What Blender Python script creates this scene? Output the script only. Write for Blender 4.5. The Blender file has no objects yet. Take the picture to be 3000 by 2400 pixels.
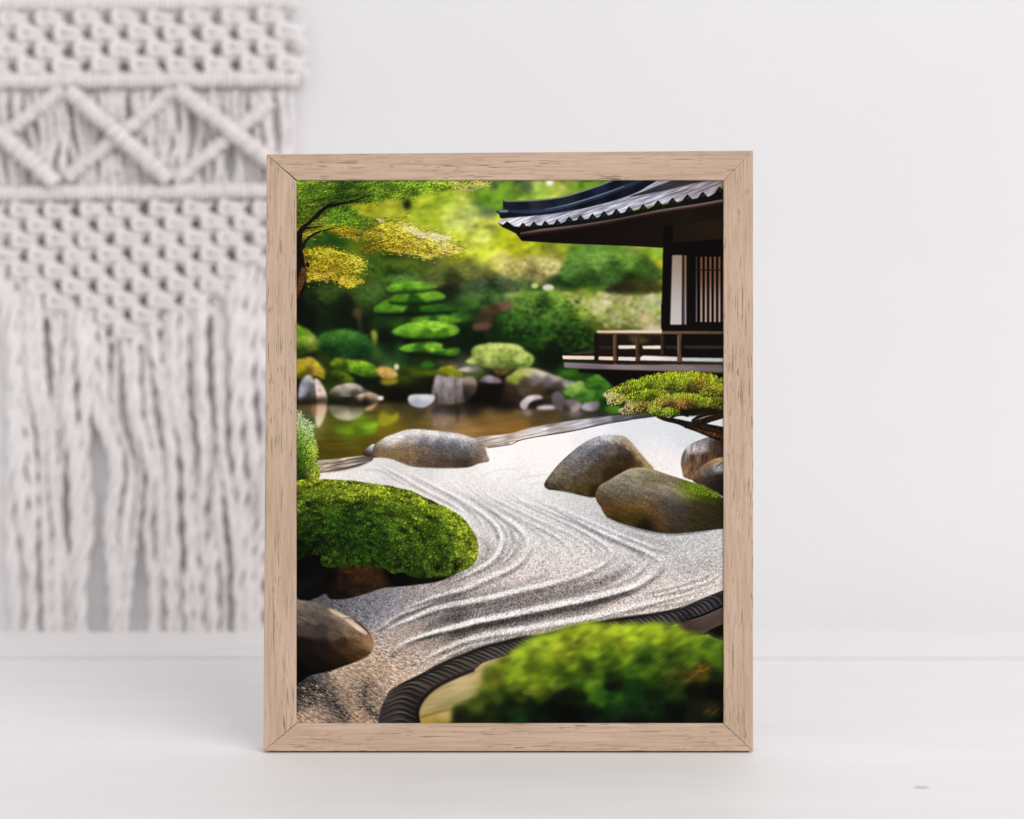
import bpy, bmesh, math, random
import numpy as np
from mathutils import Vector, Matrix

# ---------------------------------------------------------------- scene, camera, light
scene = bpy.context.scene
COL = scene.collection
F = 50 / 36 * 3000            # focal length in pixels of a 3000 px wide picture
MM = 0.000223                 # size of such a pixel in the plane of the picture frame
D = F * MM                    # camera to frame
H = 1007 * MM                 # camera height above the table top

cam_data = bpy.data.cameras.new('camera'); cam = bpy.data.objects.new('camera', cam_data); COL.objects.link(cam)
cam.location = (0, -D, H); cam.rotation_euler = (math.pi / 2, 0, 0)
cam_data.lens = 50; cam_data.sensor_width = 36; cam_data.clip_start = .01; cam_data.clip_end = 50
cam_data.dof.use_dof = True; cam_data.dof.focus_distance = D + .001; cam_data.dof.aperture_fstop = 3.7
scene.camera = cam

world = bpy.data.worlds.new('World'); scene.world = world; world.use_nodes = True
wb = world.node_tree.nodes['Background']; wb.inputs[0].default_value = (1.0, .985, .99, 1); wb.inputs[1].default_value = .70

def area(name, loc, target, size, power, color):
    l = bpy.data.lights.new(name, 'AREA'); l.shape = 'RECTANGLE'; l.size, l.size_y = size; l.energy = power; l.color = color
    o = bpy.data.objects.new(name, l); COL.objects.link(o); o.location = loc
    o.rotation_euler = (Vector(target) - Vector(loc)).to_track_quat('-Z', 'Y').to_euler()
    return o
area('window_light', (2.7, -3.4, 2.6), (0, .3, .1), (3.2, 3.0), 124, (1.0, .985, .985))

vs = scene.view_settings; vs.view_transform = 'Standard'; vs.look = 'None'; vs.exposure = 0.0; vs.gamma = 1.0; vs.use_curve_mapping = False

# ---------------------------------------------------------------- helpers
def wx(px, y=0.0): return (px - 1500) * (y + D) / F
def wz(py, y=0.0): return H - (py - 1200) * (y + D) / F

def link(name, mesh, mat, parent=None):
    o = bpy.data.objects.new(name, mesh); COL.objects.link(o)
    if mat: mesh.materials.append(mat)
    if parent: o.parent = parent
    return o

def thing(name, label, cat, loc=(0, 0, 0)):
    o = bpy.data.objects.new(name, None); COL.objects.link(o); o.location = loc; o.empty_display_size = .02
    o['label'] = label; o['category'] = cat
    return o

def from_bm(name, bm, mat, parent=None, smooth=False):
    me = bpy.data.meshes.new(name); bmesh.ops.recalc_face_normals(bm, faces=bm.faces); bm.to_mesh(me); bm.free()
    if smooth:
        for p in me.polygons: p.use_smooth = True
    return link(name, me, mat, parent)

def nodes(name):
    m = bpy.data.materials.new(name); m.use_nodes = True
    nt = m.node_tree; b = nt.nodes['Principled BSDF']
    return m, nt, b

def N(nt, kind, **kw):
    n = nt.nodes.new(kind)
    for k, v in kw.items():
        if k in n.inputs: n.inputs[k].default_value = v
        else: setattr(n, k, v)
    return n

def ramp(nt, src, stops):
    r = nt.nodes.new('ShaderNodeValToRGB'); e = r.color_ramp.elements
    while len(e) < len(stops): e.new(.5)
    for el, (p, c) in zip(e, stops): el.position = p; el.color = (*c, 1) if len(c) == 3 else c
    nt.links.new(src, r.inputs[0]); return r.outputs[0]

def mix(nt, fac, a, b, mode='MIX'):
    m = nt.nodes.new('ShaderNodeMix'); m.data_type = 'RGBA'; m.blend_type = mode
    for s, v in ((m.inputs[0], fac), (m.inputs[6], a), (m.inputs[7], b)):
        if hasattr(v, 'is_output'): nt.links.new(v, s)
        else: s.default_value = v if not isinstance(v, tuple) or len(v) == 4 else (*v, 1)
    return m.outputs[2]

# ---------------------------------------------------------------- materials
def oak(name, along):
    """pale veneered oak, grain along axis `along` (0 = x, 2 = z)"""
    m, nt, b = nodes(name)
    tc = N(nt, 'ShaderNodeTexCoord')
    def mp(al, ac, off=(0, 0, 0), tilt=0.0):
        k = N(nt, 'ShaderNodeMapping'); s = [ac, ac, ac]; s[along] = al
        k.inputs['Scale'].default_value = s; k.inputs['Location'].default_value = off; k.inputs['Rotation'].default_value = (0, tilt, 0)
        nt.links.new(tc.outputs['Object'], k.inputs[0]); return k.outputs[0]
    def nz(v, det=2, rough=.5, dist=0.0):
        n = N(nt, 'ShaderNodeTexNoise', Scale=1.0, Detail=det, Roughness=rough, Distortion=dist); nt.links.new(v, n.inputs['Vector']); return n.outputs['Fac']
    tone = ramp(nt, nz(mp(9, 70), 3), [(.3, (.528, .376, .266)), (.7, (.636, .468, .355))])
    fine = ramp(nt, nz(mp(25, 700, (3, 1, 2), .02), 3, .6), [(.35, (.86, .85, .83)), (.6, (1.04, 1.04, 1.04))])
    c = mix(nt, .75, tone, fine, 'MULTIPLY')
    # slanting growth lines
    gl = ramp(nt, nz(mp(7, 210, (5, 2, 7), .09 if along == 0 else .05), 2, .55, .3), [(.47, (1, 1, 1)), (.505, (.80, .765, .74)), (.54, (1, 1, 1))])
    c = mix(nt, .7, c, gl, 'MULTIPLY')
    # open pores: short dark dashes, in two sizes
    p1 = ramp(nt, nz(mp(48, 950, (1, 9, 4), .012), 1, .4), [(.618, (0, 0, 0)), (.668, (1, 1, 1))])
    p2 = ramp(nt, nz(mp(110, 1400, (11, 3, 8), -.015), 1, .4), [(.65, (0, 0, 0)), (.70, (1, 1, 1))])
    band = ramp(nt, nz(mp(10, 160, (2, 6, 1)), 2), [(.44, (.25, .25, .25)), (.56, (1, 1, 1))])
    p = mix(nt, 1.0, mix(nt, 1.0, p1, p2, 'LIGHTEN'), band, 'MULTIPLY')
    c = mix(nt, p, c, (.29, .198, .135))
    nt.links.new(c, b.inputs['Base Color'])
    b.inputs['Roughness'].default_value = .62; b.inputs['Specular IOR Level'].default_value = .25
    bu = N(nt, 'ShaderNodeBump', Strength=.35, Distance=.0003); bu.invert = True
    nt.links.new(p, bu.inputs['Height']); nt.links.new(bu.outputs[0], b.inputs['Normal'])
    return m

def paint_white():
    m, nt, b = nodes('white_paint')
    tc = N(nt, 'ShaderNodeTexCoord')
    def nz(sc, det=3, off=0.0):
        k = N(nt, 'ShaderNodeMapping'); k.inputs['Scale'].default_value = sc; k.inputs['Location'].default_value = (off, off, off)
        nt.links.new(tc.outputs['Object'], k.inputs[0])
        n = N(nt, 'ShaderNodeTexNoise', Scale=1.0, Detail=det, Roughness=.55); nt.links.new(k.outputs[0], n.inputs['Vector']); return n.outputs['Fac']
    c = ramp(nt, nz((6, 22, 22)), [(.3, (.86, .85, .858)), (.7, (.892, .882, .89))])
    streak = ramp(nt, nz((3, 260, 260), 3, 4), [(.36, (.972, .970, .968)), (.52, (1, 1, 1))])
    c = mix(nt, 1.0, c, streak, 'MULTIPLY')
    # a few tiny dings where the paint has rubbed off
    spk = ramp(nt, nz((70, 130, 130), 2, 9), [(.785, (0, 0, 0)), (.83, (1, 1, 1))])
    c = mix(nt, spk, c, (.66, .62, .585))
    # one brownish scuff near the front edge at the right
    k = N(nt, 'ShaderNodeMapping'); k.vector_type = 'TEXTURE'
    k.inputs['Location'].default_value = (.243, -.084, 0); k.inputs['Scale'].default_value = (.0055, .0042, .02)
    nt.links.new(tc.outputs['Object'], k.inputs[0])
    g = N(nt, 'ShaderNodeVectorMath', operation='LENGTH'); nt.links.new(k.outputs[0], g.inputs[0])
    wob = N(nt, 'ShaderNodeMath', operation='ADD'); nt.links.new(g.outputs['Value'], wob.inputs[0])
    wn = N(nt, 'ShaderNodeMath', operation='MULTIPLY_ADD'); nt.links.new(nz((500, 500, 500), 2, 2), wn.inputs[0]); wn.inputs[1].default_value = 1.4; wn.inputs[2].default_value = -.7
    nt.links.new(wn.outputs[0], wob.inputs[1])
    sc = ramp(nt, wob.outputs[0], [(.55, (.8, .8, .8)), (.98, (0, 0, 0))])
    c = mix(nt, sc, c, (.52, .46, .41))
    nt.links.new(c, b.inputs['Base Color'])
    r = ramp(nt, nz((10, 30, 30), 3, 6), [(.3, (.42, .42, .42)), (.7, (.58, .58, .58))]); nt.links.new(r, b.inputs['Roughness'])
    b.inputs['Specular IOR Level'].default_value = .35
    bu = N(nt, 'ShaderNodeBump', Strength=.12, Distance=.0008); nt.links.new(nz((14, 190, 190), 3, 3), bu.inputs['Height']); nt.links.new(bu.outputs[0], b.inputs['Normal'])
    return m

def plaster():
    m, nt, b = nodes('wall_paint')
    tc = N(nt, 'ShaderNodeTexCoord')
    n = N(nt, 'ShaderNodeTexNoise', Scale=3.0, Detail=4); nt.links.new(tc.outputs['Object'], n.inputs['Vector'])
    nt.links.new(ramp(nt, n.outputs['Fac'], [(.3, (.805, .795, .812)), (.7, (.832, .822, .838))]), b.inputs['Base Color'])
    b.inputs['Roughness'].default_value = .85; b.inputs['Specular IOR Level'].default_value = .2
    n2 = N(nt, 'ShaderNodeTexNoise', Scale=160.0, Detail=3); nt.links.new(tc.outputs['Object'], n2.inputs['Vector'])
    bu = N(nt, 'ShaderNodeBump', Strength=.1, Distance=.001); nt.links.new(n2.outputs['Fac'], bu.inputs['Height']); nt.links.new(bu.outputs[0], b.inputs['Normal'])
    return m

def cotton():
    m, nt, b = nodes('cotton_cord')
    tc = N(nt, 'ShaderNodeTexCoord')
    n = N(nt, 'ShaderNodeTexNoise', Scale=60.0, Detail=4); nt.links.new(tc.outputs['Object'], n.inputs['Vector'])
    nt.links.new(ramp(nt, n.outputs['Fac'], [(.3, (.80, .755, .74)), (.7, (.90, .855, .84))]), b.inputs['Base Color'])
    b.inputs['Roughness'].default_value = .95; b.inputs['Specular IOR Level'].default_value = .1
    b.inputs['Sheen Weight'].default_value = .15
    n2 = N(nt, 'ShaderNodeTexNoise', Scale=700.0, Detail=2); nt.links.new(tc.outputs['Object'], n2.inputs['Vector'])
    bu = N(nt, 'ShaderNodeBump', Strength=.4, Distance=.001); nt.links.new(n2.outputs['Fac'], bu.inputs['Height']); nt.links.new(bu.outputs[0], b.inputs['Normal'])
    return m

def plain(name, c, rough=.8):
    m, nt, b = nodes(name)
    tc = N(nt, 'ShaderNodeTexCoord'); n = N(nt, 'ShaderNodeTexNoise', Scale=40.0, Detail=3); nt.links.new(tc.outputs['Object'], n.inputs['Vector'])
    nt.links.new(ramp(nt, n.outputs['Fac'], [(.3, tuple(.85 * v for v in c)), (.7, tuple(1.1 * v for v in c))]), b.inputs['Base Color'])
    b.inputs['Roughness'].default_value = rough; b.inputs['Specular IOR Level'].default_value = .15
    return m

OAK_V, OAK_H = oak('oak_upright', 2), oak('oak_across', 0)
WHITE, WALL, COTTON = paint_white(), plaster(), cotton()
BOARD = plain('backing_fibreboard', (.06, .042, .03))
def print_ink():
    m, nt, b = nodes('garden_print')
    a = N(nt, 'ShaderNodeAttribute'); a.attribute_name = 'ink'
    nt.links.new(a.outputs['Color'], b.inputs['Base Color'])
    b.inputs['Roughness'].default_value = .7; b.inputs['Specular IOR Level'].default_value = .06
    return m
INK = print_ink()

# ---------------------------------------------------------------- wall and table
def box_bm(x0, x1, y0, y1, z0, z1, bev=0.0, seg=2):
    bm = bmesh.new(); bmesh.ops.create_cube(bm, size=1)
    for v in bm.verts: v.co = Vector(((x0 + x1) / 2 + v.co.x * (x1 - x0), (y0 + y1) / 2 + v.co.y * (y1 - y0), (z0 + z1) / 2 + v.co.z * (z1 - z0)))
    if bev: bmesh.ops.bevel(bm, geom=bm.edges[:], offset=bev, segments=seg, affect='EDGES', profile=.5)
    return bm

YW = .600                                   # wall plane
wall = from_bm('wall', box_bm(-2.6, 2.6, YW, YW + .1, -.9, 2.4), WALL); wall['kind'] = 'structure'
def ydep(py): return F * H / (py - 1200) - D          # depth of a table point seen at picture row py
table = thing('table', 'white painted two-board table top that the picture frame stands on', 'table', (0, 0, 0))
YG = ydep(1926)
from_bm('plank', box_bm(-1.5, 1.5, ydep(2404), YG - .0045, -.028, 0, .0022, 3), WHITE, table)
from_bm('plank', box_bm(-1.5, 1.5, YG + .0045, ydep(1849), -.028, -.0004, .0022, 3), WHITE, table)
from_bm('joint_shade_strip', box_bm(-1.499, 1.499, YG - .0050, YG + .0050, -.02, -.0012), plain('joint_shade_grey', (.50, .49, .49)), table)  # added strip; its grey stands in for the shadow in the plank gap

# ---------------------------------------------------------------- framed picture
OUT = {'tl': (781, 452), 'tr': (2207, 441), 'br': (2207, 2201.5), 'bl': (771.5, 2201.5)}
INN = {'tl': (868, 528), 'tr': (2120, 528), 'br': (2120, 2120), 'bl': (868, 2120)}
frame = thing('picture_frame', 'pale oak picture frame with a print of a raked gravel garden, standing on the table', 'picture frame', (wx(1494), 0, 0))
FX = frame.location.x
def c3(p, y): return Vector((wx(p[0]) - FX, y, wz(p[1])))
def rail(name, a, b, mat, gap_a, gap_b, depth=.018):
    """one mitred length of moulding between corners a and b; gap_* opens the mitre a little at that end"""
    oa, ob, ia, ib = (c3(OUT[a], 0), c3(OUT[b], 0), c3(INN[a], 0), c3(INN[b], 0))
    d = (ob - oa).normalized()
    q = [oa + d * gap_a[0], ob - d * gap_b[0], ib - d * gap_b[1], ia + d * gap_a[1]]
    bm = bmesh.new()
    f = [bm.verts.new(v) for v in q]; k = [bm.verts.new(v + Vector((0, depth, 0))) for v in q]
    bm.faces.new(f); bm.faces.new(k[::-1])
    for i in range(4): bm.faces.new((f[i], k[i], k[(i + 1) % 4], f[(i + 1) % 4]))
    bm.normal_update()
    long_edges = [e for e in bm.edges if abs((e.verts[0].co - e.verts[1].co).normalized().dot(d)) > .98 and max(v.co.y for v in e.verts) < 1e-6]
    bmesh.ops.bevel(bm, geom=long_edges, offset=.0007, segments=3, affect='EDGES', profile=.5)
    short = [e for e in bm.edges if abs((e.verts[0].co - e.verts[1].co).normalized().dot(d)) < .9 and max(v.co.y for v in e.verts) < 1e-5]
    return from_bm(name, bm, mat, frame)
g = .00012
rail('rail', 'tl', 'tr', OAK_H, (g, .0005), (g, g))
rail('rail', 'tr', 'br', OAK_V, (g, g), (g, .00025))
rail('rail', 'br', 'bl', OAK_H, (g, .00025), (g, .00030))
rail('rail', 'bl', 'tl', OAK_V, (g, .00030), (g, .0005))
back = box_bm(wx(786) - FX, wx(2196) - FX, .0040, .0165, 0, wz(480)); from_bm('backing_board', back, BOARD, frame)

# ---------------------------------------------------------------- the printed picture (a flat sheet: colours computed here)
PW, PH, OX, OY = 1252, 1592, 868.0, 528.0      # print canvas, and its corner in the working pixel grid
REG = {1: (868, 528, .29035), 2: (1494, 528, .29035), 3: (868, 900, .29035), 4: (1494, 900, .29035),
       5: (868, 1250, .29035), 6: (1494, 1200, .29035), 7: (868, 1670, .29035), 8: (1494, 1600, .3014), 0: (0, 0, 1.39147), 'A': (868, 528, .5807), 'B': (868, 1318, .5807)}
rng = np.random.default_rng(7)

def to_px(r, u, v):
    ox, oy, k = REG[r]
    return ox + u * k - OX, oy + v * k - OY

def pts(r, s):
    return np.array([to_px(r, *map(float, t.split(','))) for t in s.split()])

def hexc(h):
    return np.array([int(h[i:i + 2], 16) / 255 for i in (0, 2, 4)], np.float32)

def cpts(r, s):
    out = []
    for t in s.split():
        u, v, c = t.split(',')
        out.append((*to_px(r, float(u), float(v)), hexc(c)))
    return out

def box1(a, r, ax):
    if r < 1: return a
    n = a.shape[ax]
    pad = [(0, 0)] * a.ndim; pad[ax] = (r + 1, r)
    c = np.cumsum(np.pad(a, pad, mode='edge'), axis=ax, dtype=np.float64)
    hi = [slice(None)] * a.ndim; lo = [slice(None)] * a.ndim
    hi[ax] = slice(2 * r + 1, 2 * r + 1 + n); lo[ax] = slice(0, n)
    return ((c[tuple(hi)] - c[tuple(lo)]) / (2 * r + 1)).astype(np.float32)

def blur(a, sx, sy=None):
    sy = sx if sy is None else sy
    for ax, s in ((1, sx), (0, sy)):
        if s <= 0.3: continue
        if s < 1.3:
            k = math.exp(-.5 / s / s); w = 1 + 2 * k
            a = np.moveaxis(a, ax, 0)
            p = np.concatenate([a[:1], a, a[-1:]])
            a = np.moveaxis((p[1:-1] + k * (p[:-2] + p[2:])) / w, 0, ax)
        else:
            w = math.sqrt(12 * s * s / 3 + 1); r = max(1, int(round((w - 1) / 2)))
            for _ in range(3): a = box1(a, r, ax)
    return a

def resize(a, h, w):
    H, W = a.shape[:2]
    y = np.clip((np.arange(h) + .5) * H / h - .5, 0, H - 1); x = np.clip((np.arange(w) + .5) * W / w - .5, 0, W - 1)
    y0 = y.astype(int); x0 = x.astype(int); y1 = np.minimum(y0 + 1, H - 1); x1 = np.minimum(x0 + 1, W - 1)
    fy = (y - y0).astype(np.float32)[:, None]; fx = (x - x0).astype(np.float32)[None, :]
    if a.ndim == 3: fy = fy[..., None]; fx = fx[..., None]
    return (a[y0][:, x0] * (1 - fy) + a[y1][:, x0] * fy) * (1 - fx) + (a[y0][:, x1] * (1 - fy) + a[y1][:, x1] * fy) * fx

def noise(h, w, sx, sy=None, ang=0.0, oct=1):
    """smooth noise, about -1..1, feature size sx by sy, turned by ang degrees (clockwise in the picture)"""
    sy = sx if sy is None else sy
    out = np.zeros((h, w), np.float32); amp = 1.0
    yy, xx = np.mgrid[0:h, 0:w].astype(np.float32)
    ca, sa = math.cos(math.radians(ang)), math.sin(math.radians(ang))
    a = (xx * ca + yy * sa); b = (-xx * sa + yy * ca)
    a -= a.min(); b -= b.min()
    for o in range(oct):
        fx = a / sx; fy = b / sy
        g = rng.standard_normal((int(fy.max()) + 3, int(fx.max()) + 3)).astype(np.float32)
        ix = fx.astype(int); iy = fy.astype(int); tx = fx - ix; ty = fy - iy
        tx = tx * tx * (3 - 2 * tx); ty = ty * ty * (3 - 2 * ty)
        out += amp * ((g[iy, ix] * (1 - tx) + g[iy, ix + 1] * tx) * (1 - ty) + (g[iy + 1, ix] * (1 - tx) + g[iy + 1, ix + 1] * tx) * ty)
        amp *= .5; sx /= 2; sy /= 2
    return out * .62

def grain(h, w, s=1.2):
    g = blur(rng.standard_normal((h, w)).astype(np.float32), s)
    return g / (g.std() + 1e-6)

def spline(p, closed=True, n=8):
    p = np.asarray(p, float)
    if closed: q = np.vstack([p[-1:], p, p[:2]])
    else: q = np.vstack([2 * p[0] - p[1], p, 2 * p[-1] - p[-2]])
    t = np.linspace(0, 1, n, endpoint=False)[:, None]; out = []
    for i in range(1, len(q) - 2):
        a, b, c, d = q[i - 1], q[i], q[i + 1], q[i + 2]
        out.append(.5 * (2 * b + (c - a) * t + (2 * a - 5 * b + 4 * c - d) * t * t + (3 * b - a - 3 * c + d) * t ** 3))
    if not closed: out.append(p[-1:])
    return np.vstack(out)

class Win:                                             # a window on the canvas round some points
    def __init__(s, p, m):
        p = np.asarray(p)
        s.x0 = int(max(0, p[:, 0].min() - m)); s.x1 = int(min(PW, p[:, 0].max() + m + 1))
        s.y0 = int(max(0, p[:, 1].min() - m)); s.y1 = int(min(PH, p[:, 1].max() + m + 1))
        s.w = max(1, s.x1 - s.x0); s.h = max(1, s.y1 - s.y0)
    def sl(s): return (slice(s.y0, s.y0 + s.h), slice(s.x0, s.x0 + s.w))

def fill(poly, win):
    m = np.zeros((win.h, win.w), np.float32)
    x = poly[:, 0] - win.x0; y = poly[:, 1] - win.y0
    xa, ya, xb, yb = x, y, np.roll(x, -1), np.roll(y, -1)
    sub = 2; cols = np.arange(win.w)
    for r in range(win.h):
        for k in range(sub):
            yc = r + (k + .5) / sub
            c = (ya <= yc) != (yb <= yc)
            if not c.any(): continue
            xs = np.sort(xa[c] + (yc - ya[c]) / (yb[c] - ya[c]) * (xb[c] - xa[c]))
            for i in range(0, len(xs) - 1, 2):
                a, b = xs[i], xs[i + 1]
                i0, i1 = max(0, int(math.floor(a))), min(win.w - 1, int(math.floor(b)))
                if i1 < i0: continue
                m[r, i0:i1 + 1] += np.clip(np.minimum(b, cols[i0:i1 + 1] + 1) - np.maximum(a, cols[i0:i1 + 1]), 0, 1) / sub
    return np.clip(m, 0, 1)

def cfield(cp, sig, win, q=6):
    """colour field through scattered colour points"""
    h, w = max(2, win.h // q), max(2, win.w // q)
    yy, xx = np.mgrid[0:h, 0:w].astype(np.float32)
    xx = win.x0 + (xx + .5) * win.w / w; yy = win.y0 + (yy + .5) * win.h / h
    num = np.zeros((h, w, 3), np.float32); den = np.zeros((h, w), np.float32)
    for x, y, c in cp:
        d2 = ((xx - x) ** 2 + (yy - y) ** 2) / (sig * sig)
        wt = np.exp(-.5 * d2) + 1e-3 / (1 + d2) ** 1.5
        num += wt[..., None] * c; den += wt
    return resize(num / den[..., None], win.h, win.w)

IMG = np.zeros((PH, PW, 3), np.float32)

def comp(win, mask, col):
    s = win.sl(); m = mask[..., None]
    IMG[s] = IMG[s] * (1 - m) + col * m

SOFT = [1.0]
LEAFY = [(.10, 13, 7, -4), (.06, 5, 4, 0)]
def grey_down(cp, k): return [(x, y, c + (c.mean() - c) * k) for x, y, c in cp]

def shape(r, outline, colors, sig=30, soft=1.0, tex=None, closed_spline=True, rough=0, edge=0, fine=0, n=8, gam=1.0, grey=0):
    """a filled outline with a colour field, texture (list of (amp,sx,sy,ang)), rough edge and dark rim"""
    p = pts(r, outline) if isinstance(outline, str) else outline
    poly = spline(p, True, n) if closed_spline else p
    soft = soft * SOFT[0]
    win = Win(poly, 3 * soft + rough * 2 + 3)
    m = fill(poly, win)
    if rough:
        nz = noise(win.h, win.w, rough * 1.6, oct=2) * .22
        mi = blur(m, rough * .55); m = np.clip((mi + nz * np.clip(4 * mi * (1 - mi), 0, 1) * 1.6 - .5) * 3 + .5, 0, 1)
    if soft: m = blur(m, soft)
    cp = cpts(r, colors) if isinstance(colors, str) else colors
    if grey: cp = grey_down(cp, grey)
    col = cfield(cp, sig, win)
    if gam != 1.0: col = np.clip(col, 0, 1) ** gam
    if tex:
        for a, sx, sy, ang in tex:
            col = col * (1 + a * noise(win.h, win.w, sx, sy, ang, 2))[..., None]
    if fine: col = col * (1 + fine * grain(win.h, win.w, 1.0))[..., None]
    if edge:
        inner = np.clip(blur(m, edge) * 2 - 1, 0, 1)
        col = col * (.55 + .45 * inner ** .7)[..., None]
    comp(win, m, np.clip(col, 0, 1))
    if tex is LEAFY:                                        # soft leaf tufts: lit above, dark below and ragged at the rim
        k = int(m.sum() / 95); x, y = scatter(poly, k); t = (y - poly[:, 1].min()) / (np.ptp(poly[:, 1]) + 1)
        up = rng.random(k) > t * .85 + .1
        c = sample(cp, sig, x, y) * np.where(up, rng.uniform(1.12, 1.4, k), rng.uniform(.45, .75, k))[:, None]
        x = x + rng.normal(0, 4, k); y = y + rng.normal(0, 2.5, k)
        blobs(x, y, rng.uniform(3, 8, k), rng.uniform(2, 4, k), np.clip(c, 0, 1), 1.8, .42)
    return win, m

def stroke(p, w, color, soft=1.0, alpha=1.0, n=10, tex=0):
    """a tapering brush stroke along points p with widths w"""
    q = spline(p, False, n)
    t = np.linspace(0, 1, len(q)); ww = np.interp(t, np.linspace(0, 1, len(w)), w)
    d = np.gradient(q, axis=0); d /= (np.linalg.norm(d, axis=1)[:, None] + 1e-6)
    nrm = np.stack([-d[:, 1], d[:, 0]], 1) * ww[:, None] * .5
    poly = np.vstack([q + nrm, (q - nrm)[::-1]])
    win = Win(poly, 3 * soft + 3)
    if win.x1 <= win.x0 or win.y1 <= win.y0: return
    m = fill(poly, win)
    if soft: m = blur(m, soft)
    col = np.broadcast_to(hexc(color) if isinstance(color, str) else color, (win.h, win.w, 3))
    if tex: col = np.clip(col * (1 + tex * grain(win.h, win.w, 1.3))[..., None], 0, 1)
    comp(win, m * alpha, col)

def dashes(x, y, dx, dy, col, k=None):
    """many thin strokes at once: start x,y, vector dx,dy, colour per stroke (n,3) or (n,2,3) base/tip; later ones lie on top"""
    L = int(max(2, np.max(np.hypot(dx, dy)) * 1.3)) if k is None else k
    t = np.linspace(0, 1, L)[None, :]
    xs = (x[:, None] + dx[:, None] * t).astype(int); ys = (y[:, None] + dy[:, None] * t).astype(int)
    if col.ndim == 2: c = np.repeat(col[:, None, :], L, 1)
    else: c = col[:, :1] * (1 - t[..., None]) + col[:, 1:] * t[..., None]
    ok = (xs >= 0) & (xs < PW) & (ys >= 0) & (ys < PH)
    IMG[ys[ok], xs[ok]] = np.clip(c[ok], 0, 1)

def blobs(cx, cy, rx, ry, cols, soft, alpha=1.0):
    for i in range(len(cx)):
        a = np.linspace(0, 2 * math.pi, 20, endpoint=False)
        poly = np.stack([cx[i] + rx[i] * np.cos(a), cy[i] + ry[i] * np.sin(a)], 1)
        win = Win(poly, 3 * soft + 2)
        if win.x1 <= win.x0 or win.y1 <= win.y0: continue
        comp(win, blur(fill(poly, win), soft) * alpha, cols[i])

def scatter(poly, n):
    """n random points in a polygon, top to bottom"""
    win = Win(poly, 0); m = fill(poly, win) > .5
    ys, xs = np.nonzero(m); k = rng.integers(0, len(xs), n)
    x = xs[k] + win.x0 + rng.random(n); y = ys[k] + win.y0 + rng.random(n)
    o = np.argsort(y)
    return x[o], y[o]

def sample(cp, sig, x, y):
    win = Win(np.stack([x, y], 1), 4); f = cfield(cp, sig, win)
    return f[np.clip((y - win.y0).astype(int), 0, win.h - 1), np.clip((x - win.x0).astype(int), 0, win.w - 1)]

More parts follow.
